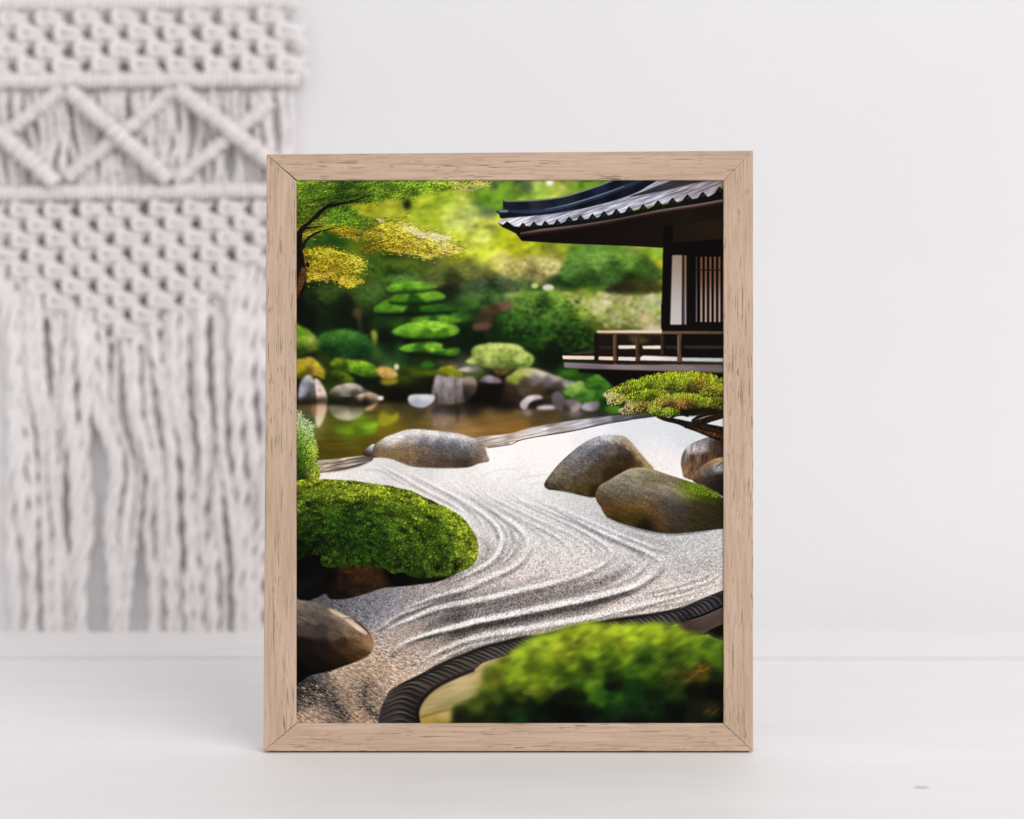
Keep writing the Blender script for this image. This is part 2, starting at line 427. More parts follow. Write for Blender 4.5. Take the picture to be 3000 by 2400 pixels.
def paint_far_garden():
    cp = cpts(1, "700,300,a5aa1e 1000,330,aaaf2d 1300,250,96af23 1300,450,a5b928 1600,300,afc350 1700,400,becd6e 1500,180,96b928 "
        "1900,500,cdd750 1850,600,d7e164 2100,600,b4c81e 1700,620,c3d23c 1900,720,afbe28 2000,830,b9b450 2100,850,c8be6e 1600,800,8c961e "
        "1400,130,96af28 1950,150,64a028 2100,60,6eaa32 1650,50,96a03c 1200,150,8ca01e 300,600,2d5a19 450,600,1e4b0f 600,620,647814 "
        "760,690,5a6e14 900,760,234b0f 1000,830,283c0f 750,850,325514 1200,820,465f1e 1100,900,374619 1400,900,505a28 1500,930,6e783c 1700,950,647332 1900,950,6e7837 "
        "200,1150,12230c 100,1300,0a0f08 350,1250,0f230c 500,1150,1c3712 500,1300,0f190a 900,1000,3c642d 1050,960,4b783c 1300,1000,504628 "
        "1000,1150,2d4619 1000,1330,233c0f 1550,1180,0c1208 1600,1060,282819 1800,1100,3c503c 1900,1200,46823c 1950,1310,50412d 1700,1290,3c6e32 200,900,5a6414 560,880,5a7a1c 2000,1050,46502d")
    cp += cpts(2, "300,80,82b43c 150,70,4b693c 520,90,b9c350 280,40,afc36e 800,100,5f962d 600,140,6ea532 100,170,78b432 950,50,5a962d "
        "30,540,aaaa1e 40,640,a5aa0f 100,720,b9b91e 250,680,96a019 400,690,5f6e19 400,760,b4af46 300,850,beb455 150,830,beb95f 450,860,c3be64 "
        "120,960,beaf64 300,950,a5965a 520,720,96aa28 650,700,5a8228 700,780,508c4b 900,760,649b50 1100,740,558228 1150,800,88a468 1250,820,96a046 "
        "1400,720,6ea028 1480,710,8cb93c 850,900,285523 1000,900,1e3c1e 750,950,375a23 1200,900,2d3214 1300,860,141e0a 1450,900,aaaa1e 1480,960,a0a519 "
        "1400,1000,323214 1200,960,1e1e0a 1250,1050,141408 1100,1080,6e6038 950,1040,466428 850,1080,3c641e 1450,1050,a5aa2d 1500,1080,afb446 1250,1130,82961e "
        "600,1030,0f2814 450,1040,143719 500,980,193c1e 150,1040,285a32 60,1180,96a56e 300,1190,0a280f 750,1180,82962d 1100,1200,a5965a 100,1230,6ea01e "
        "250,1230,649632 400,1220,a0b982 680,1220,aab43c 880,1280,c8c090 1200,1180,beb978 1400,1200,beb890 1350,1270,5a6e50 1480,1200,afbe82 200,1310,aeae7c "
        "500,1280,82af5a 600,1330,3c641e 350,1340,3c6e28 850,1350,a0965a 1100,1330,a5aa50 1300,1340,aaaf6e 1450,1340,b9be78 50,1330,508c32")
    cp += cpts(3, "100,100,0a1208 300,150,0f230f 500,60,0c0f08 900,60,14280c 1000,140,1e4b19 850,140,1e5023 1500,40,286428 1700,60,326e32 "
        "1200,300,0a1208 900,300,0f230f 1200,760,141908 1150,700,374b0f 1150,860,0f0c05 1900,850,0f0c08 870,520,466e46 1050,520,2d643c 850,440,3c6e1e "
        "1700,300,0c2310 1600,480,0c1a0c 1300,540,1c3714 1560,540,46402d 1650,560,6e695a 1750,680,46502d 350,600,28380f 100,620,14180a 700,760,10160a 1350,800,141508 1900,120,3c2d1e 2050,200,0c2812 1800,480,0f1e0f")
    cp += cpts(4, "100,300,14320f 300,130,286423 60,60,1e5028 200,100,326928 450,100,5a8c46 700,50,6e961e 600,120,3c6414 900,50,96aa50 1050,110,8c8c6e "
        "1200,60,96963c 1370,120,c8a078 1450,220,beaf8c 1450,60,788c46 1200,150,3c461e 1000,170,505a19 700,250,1e3c0f 900,180,465a14 250,370,2d691e "
        "450,260,285514 500,400,0c190a 400,550,0f1e0a 600,680,285a19 800,330,19320f 1000,350,141c0a 1400,330,282814 1100,700,0c0805 1300,720,0c0805 700,800,1e3c19 300,780,3c2d23 100,880,281e19 900,950,143214")
    cp += cpts('A', "100,600,1e3214 200,620,1c2f12 300,560,3a5a20 250,700,101a0b 350,720,0f1a0b 420,700,142010 450,780,0c140a 550,690,1e3a14 850,560,3c5a32 800,620,325a28 900,680,14280f 860,760,0c1a0a 930,800,0c180a "
        "1000,760,10240f 1050,700,1e4a1a 1150,680,2d6423 1250,720,1e4619 1100,780,12300f 1200,800,143c12 1350,780,10280c 1300,680,3c6e28 1400,720,28501e 1450,800,0c1c0a 1300,860,0a160a 1200,880,14240f 1450,650,82a046 "
        "1550,620,a0aa5a 1650,650,aaa86e 1750,640,b4b478 1800,700,96965f 1600,700,787d41 1500,700,556e28 1700,720,5f6932 1350,620,78aa3c 1250,630,64a03c 1150,620,50823c 1300,580,96a03c 480,640,1e3a14 330,640,23371c 420,540,324b1c 380,600,283f18 300,800,0f1a0c 450,850,0c160a 400,930,1c2a12 560,900,12200c")
    full = Win(np.array([[0, 0], [PW, 700]]), 0); full.h = 700
    base = cfield(cp, 17, full, 5)
    # out-of-focus leaf masses: patchy light and dark on top of the broad colours
    lum = 1 + .16 * noise(full.h, full.w, 34, 22, -12, 2) + .10 * noise(full.h, full.w, 13, 9, -14, 2)
    base = np.clip(base * lum[..., None], 0, 1)
    IMG[0:700] = blur(base, 2.0)
    # soft leaf flecks
    n = 900
    x = rng.uniform(0, PW, n); y = rng.uniform(0, 470, n); keep = (y < 330) | (x > 480)
    x, y = x[keep], y[keep]; c = IMG[y.astype(int), x.astype(int)]
    f = np.where(rng.random(len(x)) < .5, 1.35, .62)[:, None]
    blobs(x, y, rng.uniform(3, 10, len(x)), rng.uniform(2, 6, len(x)), np.clip(c * f + .01, 0, 1), 3.2, .42)
    n = 620; x = rng.uniform(0, PW, n); y = rng.uniform(40, 345, n); c = IMG[y.astype(int), x.astype(int)]
    f = np.where(rng.random(n) < .5, rng.uniform(1.12, 1.4, n), rng.uniform(.5, .8, n)); an = np.radians(rng.normal(-6, 16, n)); l = rng.uniform(14, 46, n)
    for i in range(n):
        d = np.array([math.cos(an[i]), math.sin(an[i])]) * l[i] * .5; p0 = np.array([x[i], y[i]])
        stroke(np.array([p0 - d, p0 + [0, -2.5], p0 + d]), [1, rng.uniform(4, 8), 1], np.clip(c[i] * f[i], 0, 1), 2.2, .38, 3)
    for r, u, v, rx, ry, c, s, a in ((1, 1990, 60, 16, 10, '3c4650', 5, .85), (1, 1120, 250, 12, 17, '141e14', 4, .95), (1, 1820, 240, 22, 10, '4e6448', 6, .7),
            (1, 1930, 330, 28, 17, '4c5f5a', 7, .8), (1, 1340, 280, 12, 6, '6e8c3c', 4, .8), (1, 1960, 480, 22, 6, '3c461e', 5, .8), (2, 160, 75, 16, 15, '46614a', 6, .9),
            (2, 400, 25, 12, 12, 'fafaee', 3, 1), (2, 525, 85, 12, 9, 'c3cb64', 4, .9), (2, 280, 40, 12, 10, 'b4c882', 4, .9), 
            (2, 250, 1070, 11, 8, 'c3c882', 1.2, .95), (2, 385, 1090, 17, 10, 'd7cdbe', 1.2, 1), (2, 570, 1160, 15, 8, 'c8b450', 3, .9),
            (2, 900, 1150, 10, 7, 'c8b478', 2, .9), (2, 970, 1165, 12, 8, 'd7d2be', 3, .9), (2, 980, 1240, 14, 8, 'dcd7b4', 3, .9), (2, 1250, 820, 9, 9, 'b4b464', 2, .9), (2, 920, 780, 10, 8, 'a0b978', 3, .8),
            (2, 890, 1290, 18, 11, 'd2cb9b', 4, .8), (2, 1420, 1210, 22, 10, 'c8c8aa', 4, .8), (4, 1365, 120, 17, 12, 'dcaf87', 3, .95), (4, 1050, 110, 15, 8, '9b9b82', 3, .8), (4, 1450, 220, 20, 7, 'cdbea0', 3, .9),
            (1, 1555, 920, 8, 6, 'c8a564', 1, .8), (1, 2045, 1010, 11, 10, 'a0a591', 3, .6), (2, 1120, 800, 18, 6, '9bb496', 3, .7), (2, 1100, 1080, 24, 8, '7d6441', 4, .8), (2, 450, 930, 22, 7, 'be9b69', 4, .7)):
        px, py = to_px(r, u, v)
        blobs([px], [py], [rx], [ry], [hexc(c)], s, a)
    stroke(pts(1, "610,1390 640,1220 700,1090 800,990 960,915 1100,890"), [24, 18, 14, 12, 8], '55462d', 4, .75)
    stroke(pts(3, "620,0 640,140 660,260"), [14, 13, 9], '50412d', 4, .7)
    stroke(pts(1, "1180,900 1300,990 1420,950 1600,880 1800,800"), [10, 16, 8, 5], '46371e', 5, .6)
    stroke(pts(3, "1930,0 1940,150 1930,330"), [14, 12, 8], '463420', 5, .6)
    stroke(pts(2, "960,1140 1080,1090 1200,1000"), [8, 10, 6], '91734b', 3, .6)
    # cloud-pruned pine behind the pond
    leafy = LEAFY
    for o, c in (("300,470 380,420 520,400 640,420 760,470 700,500 520,490 380,510", "400,440,3c5f19 520,420,4b691e 650,440,465f1e 500,480,1e320f"),
                 ("640,470 760,430 900,440 1000,480 940,520 800,510 700,510", "720,450,5a692d 850,450,6e7837 940,480,646432 800,500,323719"),
                 ("840,520 930,495 1060,500 1140,540 1080,570 940,560", "920,510,41553c 1050,520,465a3c 1000,555,1e2d1c"),
                 ("1050,430 1150,395 1290,400 1340,440 1260,490 1120,490", "1130,415,b4aa5f 1260,415,c3b973 1200,470,827d46"),
                 ("1330,470 1390,400 1520,360 1680,370 1800,420 1840,500 1700,540 1520,530 1400,540", "1420,430,558c46 1520,390,649b50 1680,395,5f963c 1600,460,37642d 1750,450,3c5f23 1450,500,28501e 1700,520,1e2d0f"),
                 ("1560,560 1640,510 1760,500 1840,530 1840,570 1700,575", "1640,540,2d2d12 1760,530,3c4119"),
                 ("1090,600 1200,560 1340,575 1420,610 1380,650 1220,650 1120,640", "1180,585,5a8c3c 1320,590,73a541 1250,635,284b19"),
                 ("100,560 200,520 320,540 420,600 330,640 180,640", "200,550,324b1c 320,570,37521e 250,620,121e0c")):
        shape('A', o, c, 14, 4.5, leafy, rough=5)
    shape('A', "870,622 915,582 1000,578 1085,602 1075,622 980,632", "920,600,416e37 1000,595,466e3c 960,625,1c3714", 12, 4, leafy)
    shape('A', "905,560 960,545 1040,560 1030,575 940,578", "960,560,375a37", 12, 5, leafy)
    shape('A', "975,640 1040,612 1095,625 1080,655 1010,670", "1040,635,6e5541 1010,655,3c2d1e", 10, 4)
    shape('A', "885,740 920,718 985,728 960,755 905,760", "930,735,5f4637", 10, 3.5)
    shape('A', "300,590 420,500 560,480 640,520 560,560 420,600", "420,540,41692d 520,510,508241 480,570,2d4b1e", 14, 7, leafy)
    for o, c in (("390,655 440,612 530,598 640,622 800,640 800,662 600,672 430,672", "440,630,64a53c 530,612,6eaf46 650,640,468732 760,650,3c7d32 600,665,1e4616"),
                 ("470,605 540,560 640,548 730,568 752,596 660,622 520,622", "530,580,64a041 640,565,82b450 720,585,78af50 600,612,326423"),
                 ("455,552 500,520 600,514 690,524 708,546 600,562 480,566", "500,535,7dbe50 600,525,8cc85a 680,538,82b955 580,556,559137"),
                 ("580,706 650,684 740,678 826,700 818,722 700,728 610,720", "640,695,6eaa46 740,688,87be5a 800,708,6ea546 700,722,37692a"),
                 ("482,770 520,740 600,714 690,711 790,730 822,752 812,778 730,800 600,800 520,788", "530,748,96d25a 620,725,a0d764 720,722,a5dc69 800,750,96cd5a 540,780,64a53c 640,790,5a9637 740,788,5a9637 600,760,87c850"),
                 ("518,852 580,824 680,812 735,828 745,852 822,848 815,882 730,892 650,868 560,868", "570,838,82c350 680,822,91cd5a 730,838,7db94b 780,866,69a541 620,862,468232 740,884,3c782d")):
        P = pts('A', o); shape('A', P + [0, 5], [(0, 0, hexc('122410'))], 8, 2.5, None, rough=2.5)
        shape('A', o, [(x, y, np.clip(v, 0, 1) ** 1.25 * np.array([.86, .97, .8], np.float32)) for x, y, v in cpts('A', c)], 7, 1.8, [(.16, 14, 5, 0), (.09, 5, 3, 0)], rough=2.5)
        top, bot = P[:, 1].min(), P[:, 1].max(); q = P[P[:, 1] > (top + bot) / 2]; q = q[np.argsort(q[:, 0])]
        if len(q) > 2: stroke(q - [0, 2], [2] + [7] * (len(q) - 2) + [2], '1c3c14', 3.0, .5)
    for o, w in (("420,680 560,680 780,674", [8, 14, 10]), ("520,808 650,812 790,806", [8, 14, 8]), ("560,882 680,890 800,900", [10, 16, 10]), ("470,620 600,628 740,618", [4, 8, 5])):
        stroke(pts('A', o), w, '0a120a', 3.5, .7)
    for o in ("560,675 560,720", "640,800 650,830", "640,870 630,930", "600,880 560,930"): stroke(pts('A', o), [5, 4], '1e170c', 2.5, .8)
    n = 420                                                 # small leaves catching light on the dark shrubs at the right
    x, y = scatter(pts('A', "1030,690 1120,620 1350,590 1500,640 1500,860 1250,880 1150,800 1040,790"), n)
    cc = np.where(rng.random(n)[:, None] < .55, hexc('4b8c2d')[None], hexc('0a1a08')[None]) * rng.uniform(.6, 1.2, n)[:, None]
    blobs(x, y, rng.uniform(3, 8, n), rng.uniform(2, 4.5, n), cc, 2.2, .55)
    n = 260
    x, y = scatter(pts('A', "1330,600 1500,570 1840,580 1840,740 1560,740 1480,680"), n)
    cc = np.stack([hexc(('c8c88c', 'dcd7b4', '96aa46', '5a6e2d', 'd7af8c')[k]) for k in rng.choice(5, n, p=[.3, .2, .25, .2, .05])])
    blobs(x, y, rng.uniform(3, 9, n), rng.uniform(2, 5, n), cc, 2.4, .5)
    stroke(pts('A', "1000,870 1200,880 1350,890 1500,880"), [40, 46, 40, 30], '0a1008', 14, .7)
    stroke(pts('A', "200,760 330,780 450,800 480,900"), [36, 30, 40, 30], '0a120a', 14, .6)
    stroke(pts('A', "830,730 860,800 830,900"), [30, 40, 30], '0c180c', 12, .6)
    shape(3, "230,300 330,250 500,228 650,258 745,310 785,400 765,480 600,510 400,525 260,450", "400,260,3c8241 550,250,418741 300,300,326e32 700,320,286432 500,380,1e5528 350,430,0f2d14 650,450,12371c", 16, 4, leafy)
    shape(3, "-40,170 60,200 160,260 240,350 225,430 120,470 -40,490", "60,240,5a961e 150,340,9bac50 60,330,6e9b28 80,430,28460f 200,400,46641e", 12, 3, leafy)
    shape(3, "760,250 800,235 825,300 800,400 770,330", "790,280,96963c 790,370,5a7828", 10, 3.5)
    shape(3, "-40,540 60,520 150,505 230,560 295,650 285,730 200,700 60,725 -40,700", "60,550,a08c28 150,560,b49b32 230,640,b9a032 40,640,b4a01e 130,650,5a4b14 270,700,8c7d1e 60,700,3c460f", 9, 2.4, [(.15, 14, 5, 25)])
    shape(3, "340,575 430,512 520,530 680,545 800,598 840,690 700,710 560,665 420,640", "420,540,738c1e 600,570,69aa23 700,570,78b928 780,620,69a51e 650,640,3c780f 450,620,2d4b0a 750,680,28500f", 10, 2.4, leafy)
    shape(3, "815,625 900,600 1000,640 1025,700 940,725 850,705", "880,630,c8a05a 980,670,cda55f 900,700,aa8241", 10, 2.2, [(.12, 8, 4, 20)])
    shape(3, "850,745 940,722 1030,730 1010,770 900,790", "900,750,827d1e 990,745,8c8223", 10, 3)
    shape(3, "300,690 420,640 520,670 595,745 480,765 350,725", "420,660,50690f 520,700,55730f 400,720,1e280a", 10, 3, leafy)
    shape(3, "1060,640 1250,630 1450,650 1440,690 1200,700 1050,690", "1200,650,46550f 1400,670,50640f 1100,690,28320a", 12, 4)
    shape(3, "1255,590 1300,550 1370,555 1400,600 1300,620", "1320,580,286e1e", 10, 3)
    # standing stones along the pond
    stone = [(.10, 12, 7, 20), (.05, 4, 3, 0)]
    shape(3, "25,900 55,745 130,685 185,735 215,860 200,960 60,980", "80,760,8c8c91 70,850,a5a5b4 150,720,bebeb4 150,800,646469 130,900,3c3c3c 190,900,5a5046", 9, 2, stone)
    shape(3, "192,725 250,755 312,880 318,985 270,995 215,980 205,860", "230,770,e1c8b9 260,850,ebd2c3 290,950,c8aa96 240,960,aa8c78", 9, 1.8, stone)
    shape(3, "330,870 400,800 550,765 645,790 700,830 765,860 700,900 560,910 400,900", "420,820,afa096 550,785,c8b9aa 620,800,aaa091 500,850,827d6e 400,880,464137 600,880,413c32 720,860,5a554b", 9, 1.8, stone)
    IMG_water()
    stroke(pts(3, "-20,960 330,950 600,985 900,935 1130,930"), [16, 16, 14, 18, 16], "0f0c08", 6, .8)
    stroke(pts(3, "1380,950 1700,940 1900,960 2200,1010"), [14, 20, 26, 18], "0c0907", 7, .8)
    shape(3, "525,945 600,895 740,862 830,888 835,930 740,985 600,995 530,975", "650,890,c3aa91 760,880,cdb496 810,910,b99b82 600,940,281e19 700,950,1e1714 780,950,3c3228", 8, 1.5, stone)
    px, py = to_px(3, 856, 920); blobs([px], [py], [9], [7], [hexc('e6dcd2')], 1.0)
    shape(3, "1390,960 1395,730 1440,680 1500,702 1560,690 1690,712 1712,800 1700,960", "1440,720,aa9ba0 1420,800,82787d 1500,760,a0969b 1480,850,7d7373 1600,740,918582 1650,850,6e6464 1560,900,786e6e 1440,930,5a504b 1650,940,50463c", 9, 2.2, [(.22, 6, 40, 0), (.08, 5, 5, 0)])
    shape(3, "1690,730 1760,700 1820,750 1810,860 1700,940", "1770,735,918773 1760,830,463c37 1720,880,28231e", 9, 2.5)
    shape(3, "1425,645 1520,594 1600,608 1685,690 1600,700 1500,690", "1500,620,8c8c14 1600,630,96961e 1650,680,787d1e 1480,670,5a6414", 9, 2.4, leafy)
    shape(3, "1630,640 1720,605 1850,600 1880,640 1760,660", "1700,620,c3bea5 1800,615,87826e 1850,635,5a5f46", 9, 2.6)
    shape(3, "1840,745 1930,688 2040,715 2070,765 1950,770", "1930,710,a0919b 2030,740,786e73 1880,750,5a5055", 9, 2.2)
    shape(3, "1130,945 1150,890 1270,880 1392,892 1380,960 1290,1016 1180,1002", "1180,905,c8cdd7 1300,900,d2d7e1 1370,910,c3c8d2 1200,960,a0a0af 1300,985,aaaab9", 8, 1.6)
    px, py = to_px(3, 1015, 605); blobs([px], [py], [7.5], [9], [hexc('dccdaa')], .9)
    # round pine head above the slanted rock (drawn over both halves)
    q = np.vstack([pts(3, "1765,440 1830,388 2000,365 2156,370"), pts(4, "90,388 150,440 232,490 242,545 195,605 60,622"), pts(3, "2060,625 1940,620 1850,590 1740,575 1712,545 1770,500")])
    shape(3, q, cpts(3, "1850,410,b9cd6e 2000,385,c8d782 1900,450,a0b95a 1780,540,b4c878 1950,510,bed27d 1850,580,6e8241 2000,600,6e8241 1800,475,82963c 2000,465,91aa50") +
          cpts(4, "40,400,bed278 120,450,b4c86e 200,520,a0be5f 100,520,b4cd73 180,580,6e8c3c 60,600,5a7332 30,470,8ca04b"), 9, 2.2, leafy)
    stroke(pts(3, "2050,615 2010,650 2060,690 2130,640"), [7, 6, 5, 5], '5a3c1e', 2.5, .9)
    stroke(pts(3, "1990,650 2080,660 2156,640"), [5, 8, 5], 'a0783c', 3, .7)
    # slanted rock, small stones, bushes
    q = np.vstack([pts(4, "-40,720 10,680 100,622 250,620 450,690 655,755 600,815 440,870 300,905 150,900 -30,860")])
    shape(4, q, "60,650,afaf55 200,640,b9b978 40,720,8c963c 300,660,c3b9a0 450,710,b4aaa0 580,750,a09696 260,730,73696e 400,760,5f555a 150,780,4b4132 300,830,463723 480,800,41372d 0,820,32281e 420,860,231c16", 9, 2.2, [(.08, 20, 6, 18)])
    shape(4, "105,965 180,900 290,888 325,930 210,965 160,1035 110,1020", "200,915,d7cdc8 140,970,beb4af 150,1020,a59b96 290,920,b9afaa", 8, 1.8)
    shape(4, "190,990 260,940 420,930 450,1000 300,1020", "250,970,1e1919 400,960,28211e", 8, 2)
    shape(4, "270,1010 360,990 460,1000 440,1030 300,1035", "360,1005,c3bebe", 8, 2)
    shape(4, "420,900 470,850 530,880 560,960 520,1050 440,1000", "470,880,5f5a5f 500,980,5a5050", 8, 2.2)
    shape(4, "540,960 600,930 690,940 720,1000 660,1060 550,1050", "620,960,6e6469 660,1030,a0918c 560,1040,3c3230", 8, 2.2)
    shape(4, "720,1000 790,930 880,930 900,1000 850,1050 740,1040", "820,960,827d87 780,1000,aaa0a5 870,1000,6e696e", 8, 2.2)
    shape(4, "530,860 620,780 720,748 790,830 1000,830 1005,905 760,965 620,910", "660,780,96be78 740,800,78af5a 620,850,64a050 800,880,3c8232 950,860,327828 700,920,286428 900,920,1e5019", 10, 2.4, leafy)
    shape(4, "768,800 780,740 850,690 905,678 980,740 1025,815 900,835", "880,700,41912d 820,760,328228 950,770,327d28 880,820,194b19", 10, 2, leafy)
    shape(4, "520,680 600,635 670,670 680,730 600,740 530,720", "600,660,327319 620,720,19460f", 10, 3, leafy)
    shape(4, "960,1010 1060,990 1110,1020 1090,1070 980,1065", "1040,1030,418c14 1000,1055,286414", 10, 2.5)

def IMG_water():
    cp = cpts(3, "1100,1100,554b28 1000,1000,282319 500,960,281e14 1600,1060,463c2d 1500,1150,8c735a 1420,1150,78644b 1900,1150,7d5f32 2100,1150,826432 1700,1220,a07d4b 1300,1200,645523 "
        "700,1200,698c14 450,1220,5f7814 930,1120,96911e 600,1270,5a7814 350,1300,504b0f 700,1340,4b410f 1000,1250,645514 130,1130,4b5a41 2100,1250,826432 250,1240,6e6e32 "
        "100,1000,644619 1200,1040,3c321e 1800,1020,1e1914 2100,1010,32281e 800,1040,463c1e 900,1060,5a4b1e 20,1100,4b5537 450,1100,464119")
    cp += cpts(4, "200,1050,5a4b41 600,1080,50463c 300,1130,55461e 100,1110,69552d 100,1200,91692d 600,1130,463728 50,1240,7d5523 350,1080,3c322d 900,1060,28231e 800,1120,463c32 400,1180,6e5528 1050,1080,3c3c37")
    cp += cpts(5, "350,150,5a4b0f 600,120,64550f 500,280,50460f 800,100,695a14 1000,50,6e5a14 300,250,4b460f 2000,60,7d5f2d 1800,40,8c6937")
    y0 = 968 - 528
    P = np.vstack([pts(3, "-60,985 330,975 560,985 900,940 1150,960 1400,955 1750,950 2156,1010"), pts(4, "100,1035 300,1030 560,1050 750,1045 960,1065 1180,1085"), pts(4, "1200,1200 0,1400"), pts(5, "1500,420 -60,420")])
    win = Win(P, 12)
    m = blur(fill(P, win), 3.0)
    col = cfield(cp, 20, win, 5)
    col = col * (1 + .07 * noise(win.h, win.w, 60, 7, -3, 2))[..., None]
    comp(win, m, np.clip(col, 0, 1))
    # mirror images of the stones, and of lit leaves
    shape(3, "205,985 312,985 295,1100 245,1205 205,1190", "250,1020,c8a587 270,1080,cdb496 230,1150,d7c8a5", 10, 2.4)
    shape(3, "160,990 205,990 200,1100 165,1080", "180,1040,8c694b", 10, 3)
    shape(3, "335,1000 500,990 665,1005 682,1065 610,1130 490,1143 380,1100", "450,1030,737058 600,1030,69644b 480,1100,aaa587 600,1100,a5a082 520,1130,c3b99b", 9, 2.4)
    shape(3, "690,1035 790,960 840,920 850,945 770,1035", "740,1020,c8a578 810,960,d2af87", 8, 2)
    shape(3, "400,1225 520,1215 660,1190 800,1150 830,1200 760,1270 560,1290 420,1260", "500,1235,5f8c14 700,1210,73aa19 650,1270,50730f", 10, 4, [(.12, 30, 5, -10)])
    shape(3, "830,1140 870,1060 960,1100 1025,1065 1030,1130 960,1180 860,1200", "900,1100,8c871e 990,1100,9b961e 900,1170,96911e", 9, 3.5)
    shape(3, "1390,1000 1700,1000 1690,1110 1560,1190 1400,1200", "1450,1020,373230 1600,1040,2d2823 1450,1130,826e5f 1600,1140,7d6950 1430,1180,91785f", 12, 4, [(.15, 8, 50, 0)])
    shape(4, "130,1040 200,1040 220,1090 160,1100", "170,1060,82736e", 8, 3.5)
    shape(4, "580,1050 700,1045 720,1090 620,1110", "650,1070,6e6464", 8, 4)

def paint_house():
    # underside, beams and posts
    shape(2, "30,470 60,545 120,620 560,645 1200,670 1560,690 2200,690 2200,180 1800,240 1200,330 700,430 300,490", "100,560,0c0705 400,540,140c0a 700,580,120b08 1100,560,140b08 1300,640,170e0a 1700,520,1e140c 2000,500,201409 2000,330,160c0a 1500,400,170d0a 1900,620,0a0605", 30, 1.2, [(.15, 60, 6, -6)], closed_spline=False)
    a = pts(2, "100,525 400,490 700,450 1000,400 1300,340 1600,290 1900,245 2180,195")
    for dy, w, c, al in ((16, 14, '2d1c16', 1), (6, 9, '5a4841', 1), (2, 3, '82736e', .9), (24, 3, '160e0b', .8)):
        stroke(a + [0, dy * .5], [w * .9, w * .8, w * .8, w * .7], c, .9, al)
    shape(2, "1640,470 2200,390 2200,590 1640,640", "1800,520,20160c 2100,480,24180c 1700,600,1a110a", 30, 1.2, closed_spline=False)
    # wall below
    shape(2, "1545,460 1635,460 1640,640 2200,590 2200,1500 1520,1500", "1600,900,0c0706 1900,700,070404 1850,1000,0a0605 2100,900,0a0606", 40, 1.4, closed_spline=False)
    shape(4, "1520,-20 2200,-20 2200,260 1525,260", "1600,100,0c0706 1900,200,0f0907", 40, 1.2, closed_spline=False)
    shape(4, "1525,270 2200,270 2200,560 1525,560", "1600,400,0f0a08 1900,330,140d0a 1800,450,0a0706 2100,480,0c0807", 40, 1.5, closed_spline=False)
    def R(u0, v0, u1, v1, c0, c1, soft=1.2):
        p = np.array([to_px(2, u0, v0), to_px(2, u1, v0), to_px(2, u1, v1), to_px(2, u0, v1)])
        shape(2, p, [(*to_px(2, (u0 + u1) / 2, v0), hexc(c0)), (*to_px(2, (u0 + u1) / 2, v1), hexc(c1))], 60, soft, closed_spline=False)
    p = pts(2, "1632,762 1732,762 1728,1462 1612,1462")
    shape(2, p, "1700,780,8c7866 1690,1000,a5968c 1670,1250,b4aaa5 1660,1440,c3bebe", 50, 1.4, closed_spline=False)
    R(1755, 765, 1775, 1460, '82614b', '8c8287'); R(1742, 765, 1752, 1460, '46302a', '554b50')
    for i in range(7):
        u = 1870 + i * 45.5
        R(u, 775 + 4 * (i % 2), u + (19 if i else 12), 1435, '6e4b37' if i else '3c3232', ('a59187' if i else '6e646e'), 1.0)
    R(1870, 905, 2200, 918, '1e120d', '1e120d', .8)
    # railing and deck
    def Q(s, c0, soft=1.3, sg=30, tex=None): shape(4, s, c0, sg, soft, tex, closed_spline=False)
    Q("850,270 1530,270 1530,600 850,540", "1000,330,1c140e 1300,330,2d2314 1200,450,120c08 1400,480,140e0a", 3)
    shape(4, "1200,290 1300,300 1400,350 1250,370", "1300,330,46411e", 10, 4)
    Q("870,240 1530,233 1530,268 880,268", "950,250,dcbea0 1200,250,e1c8b4 1500,250,dcc8b4", 1.4)
    Q("860,262 1530,266 2200,270 2200,246 1530,244 1530,268 870,272", "1000,270,6e5541 1800,258,64483a 2100,258,5a4134", 1.2)
    Q("600,470 850,440 850,462 620,485", "700,462,4b3c23", 2)
    Q("525,492 850,497 850,533 535,527", "600,510,f0d7c3 800,515,e1cdbe", 1.2)
    Q("890,500 1040,504 1040,540 890,534", "960,520,e6cdb9", 1.2)
    Q("1090,504 1265,508 1265,545 1090,540", "1180,522,dcd2cd", 1.2)
    Q("1310,508 1340,492 1685,505 1685,548 1310,540", "1450,520,f0e1d7 1650,530,d2c8c8", 1.3)
    Q("1730,512 2200,518 2200,556 1730,548", "1800,530,bebec3 2100,538,b9b9be", 1.3)
    Q("1088,390 1268,390 1268,422 1095,424", "1180,405,ebd7c3", 1.5)
    Q("1330,395 1518,390 1518,425 1340,424", "1450,405,f0dccd", 1.5)
    Q("900,400 1030,398 1030,424 900,420", "960,410,3c2819", 2)
    Q("1750,390 2200,395 2200,425 1750,420", "1900,405,372a20", 1.8); Q("1560,395 1690,395 1690,425 1560,420", "1620,405,32241c", 1.8)
    Q("850,270 890,270 890,570 850,570", "870,400,16100c", 1.4)
    for u0, u1, v1, c in ((1036, 1075, 585, '7d5a41'), (1262, 1302, 580, '5f4632'), (1515, 1552, 500, '46342a'), (1682, 1725, 600, '7d6450')):
        p = np.array([to_px(4, u0, 275), to_px(4, u1, 275), to_px(4, u1 - 2, v1), to_px(4, u0 + 4, v1)])
        shape(4, p, [(*to_px(4, u0, 400), hexc(c)), (*to_px(4, u1, 400), hexc(c) * .45)], 5, 1.2, closed_spline=False)
    Q("545,540 1300,552 2200,565 2200,590 545,562", "900,560,231a17 1800,575,281e1c", 1.5)
    Q("540,560 1000,580 1600,585 2200,590 2200,662 1500,648 900,630 550,612", "700,590,8c7d82 1100,600,877878 1600,610,7d6e6e 2100,630,6e6064 800,620,6e5f64", 1.4, 30, [(.06, 80, 3, 1)])
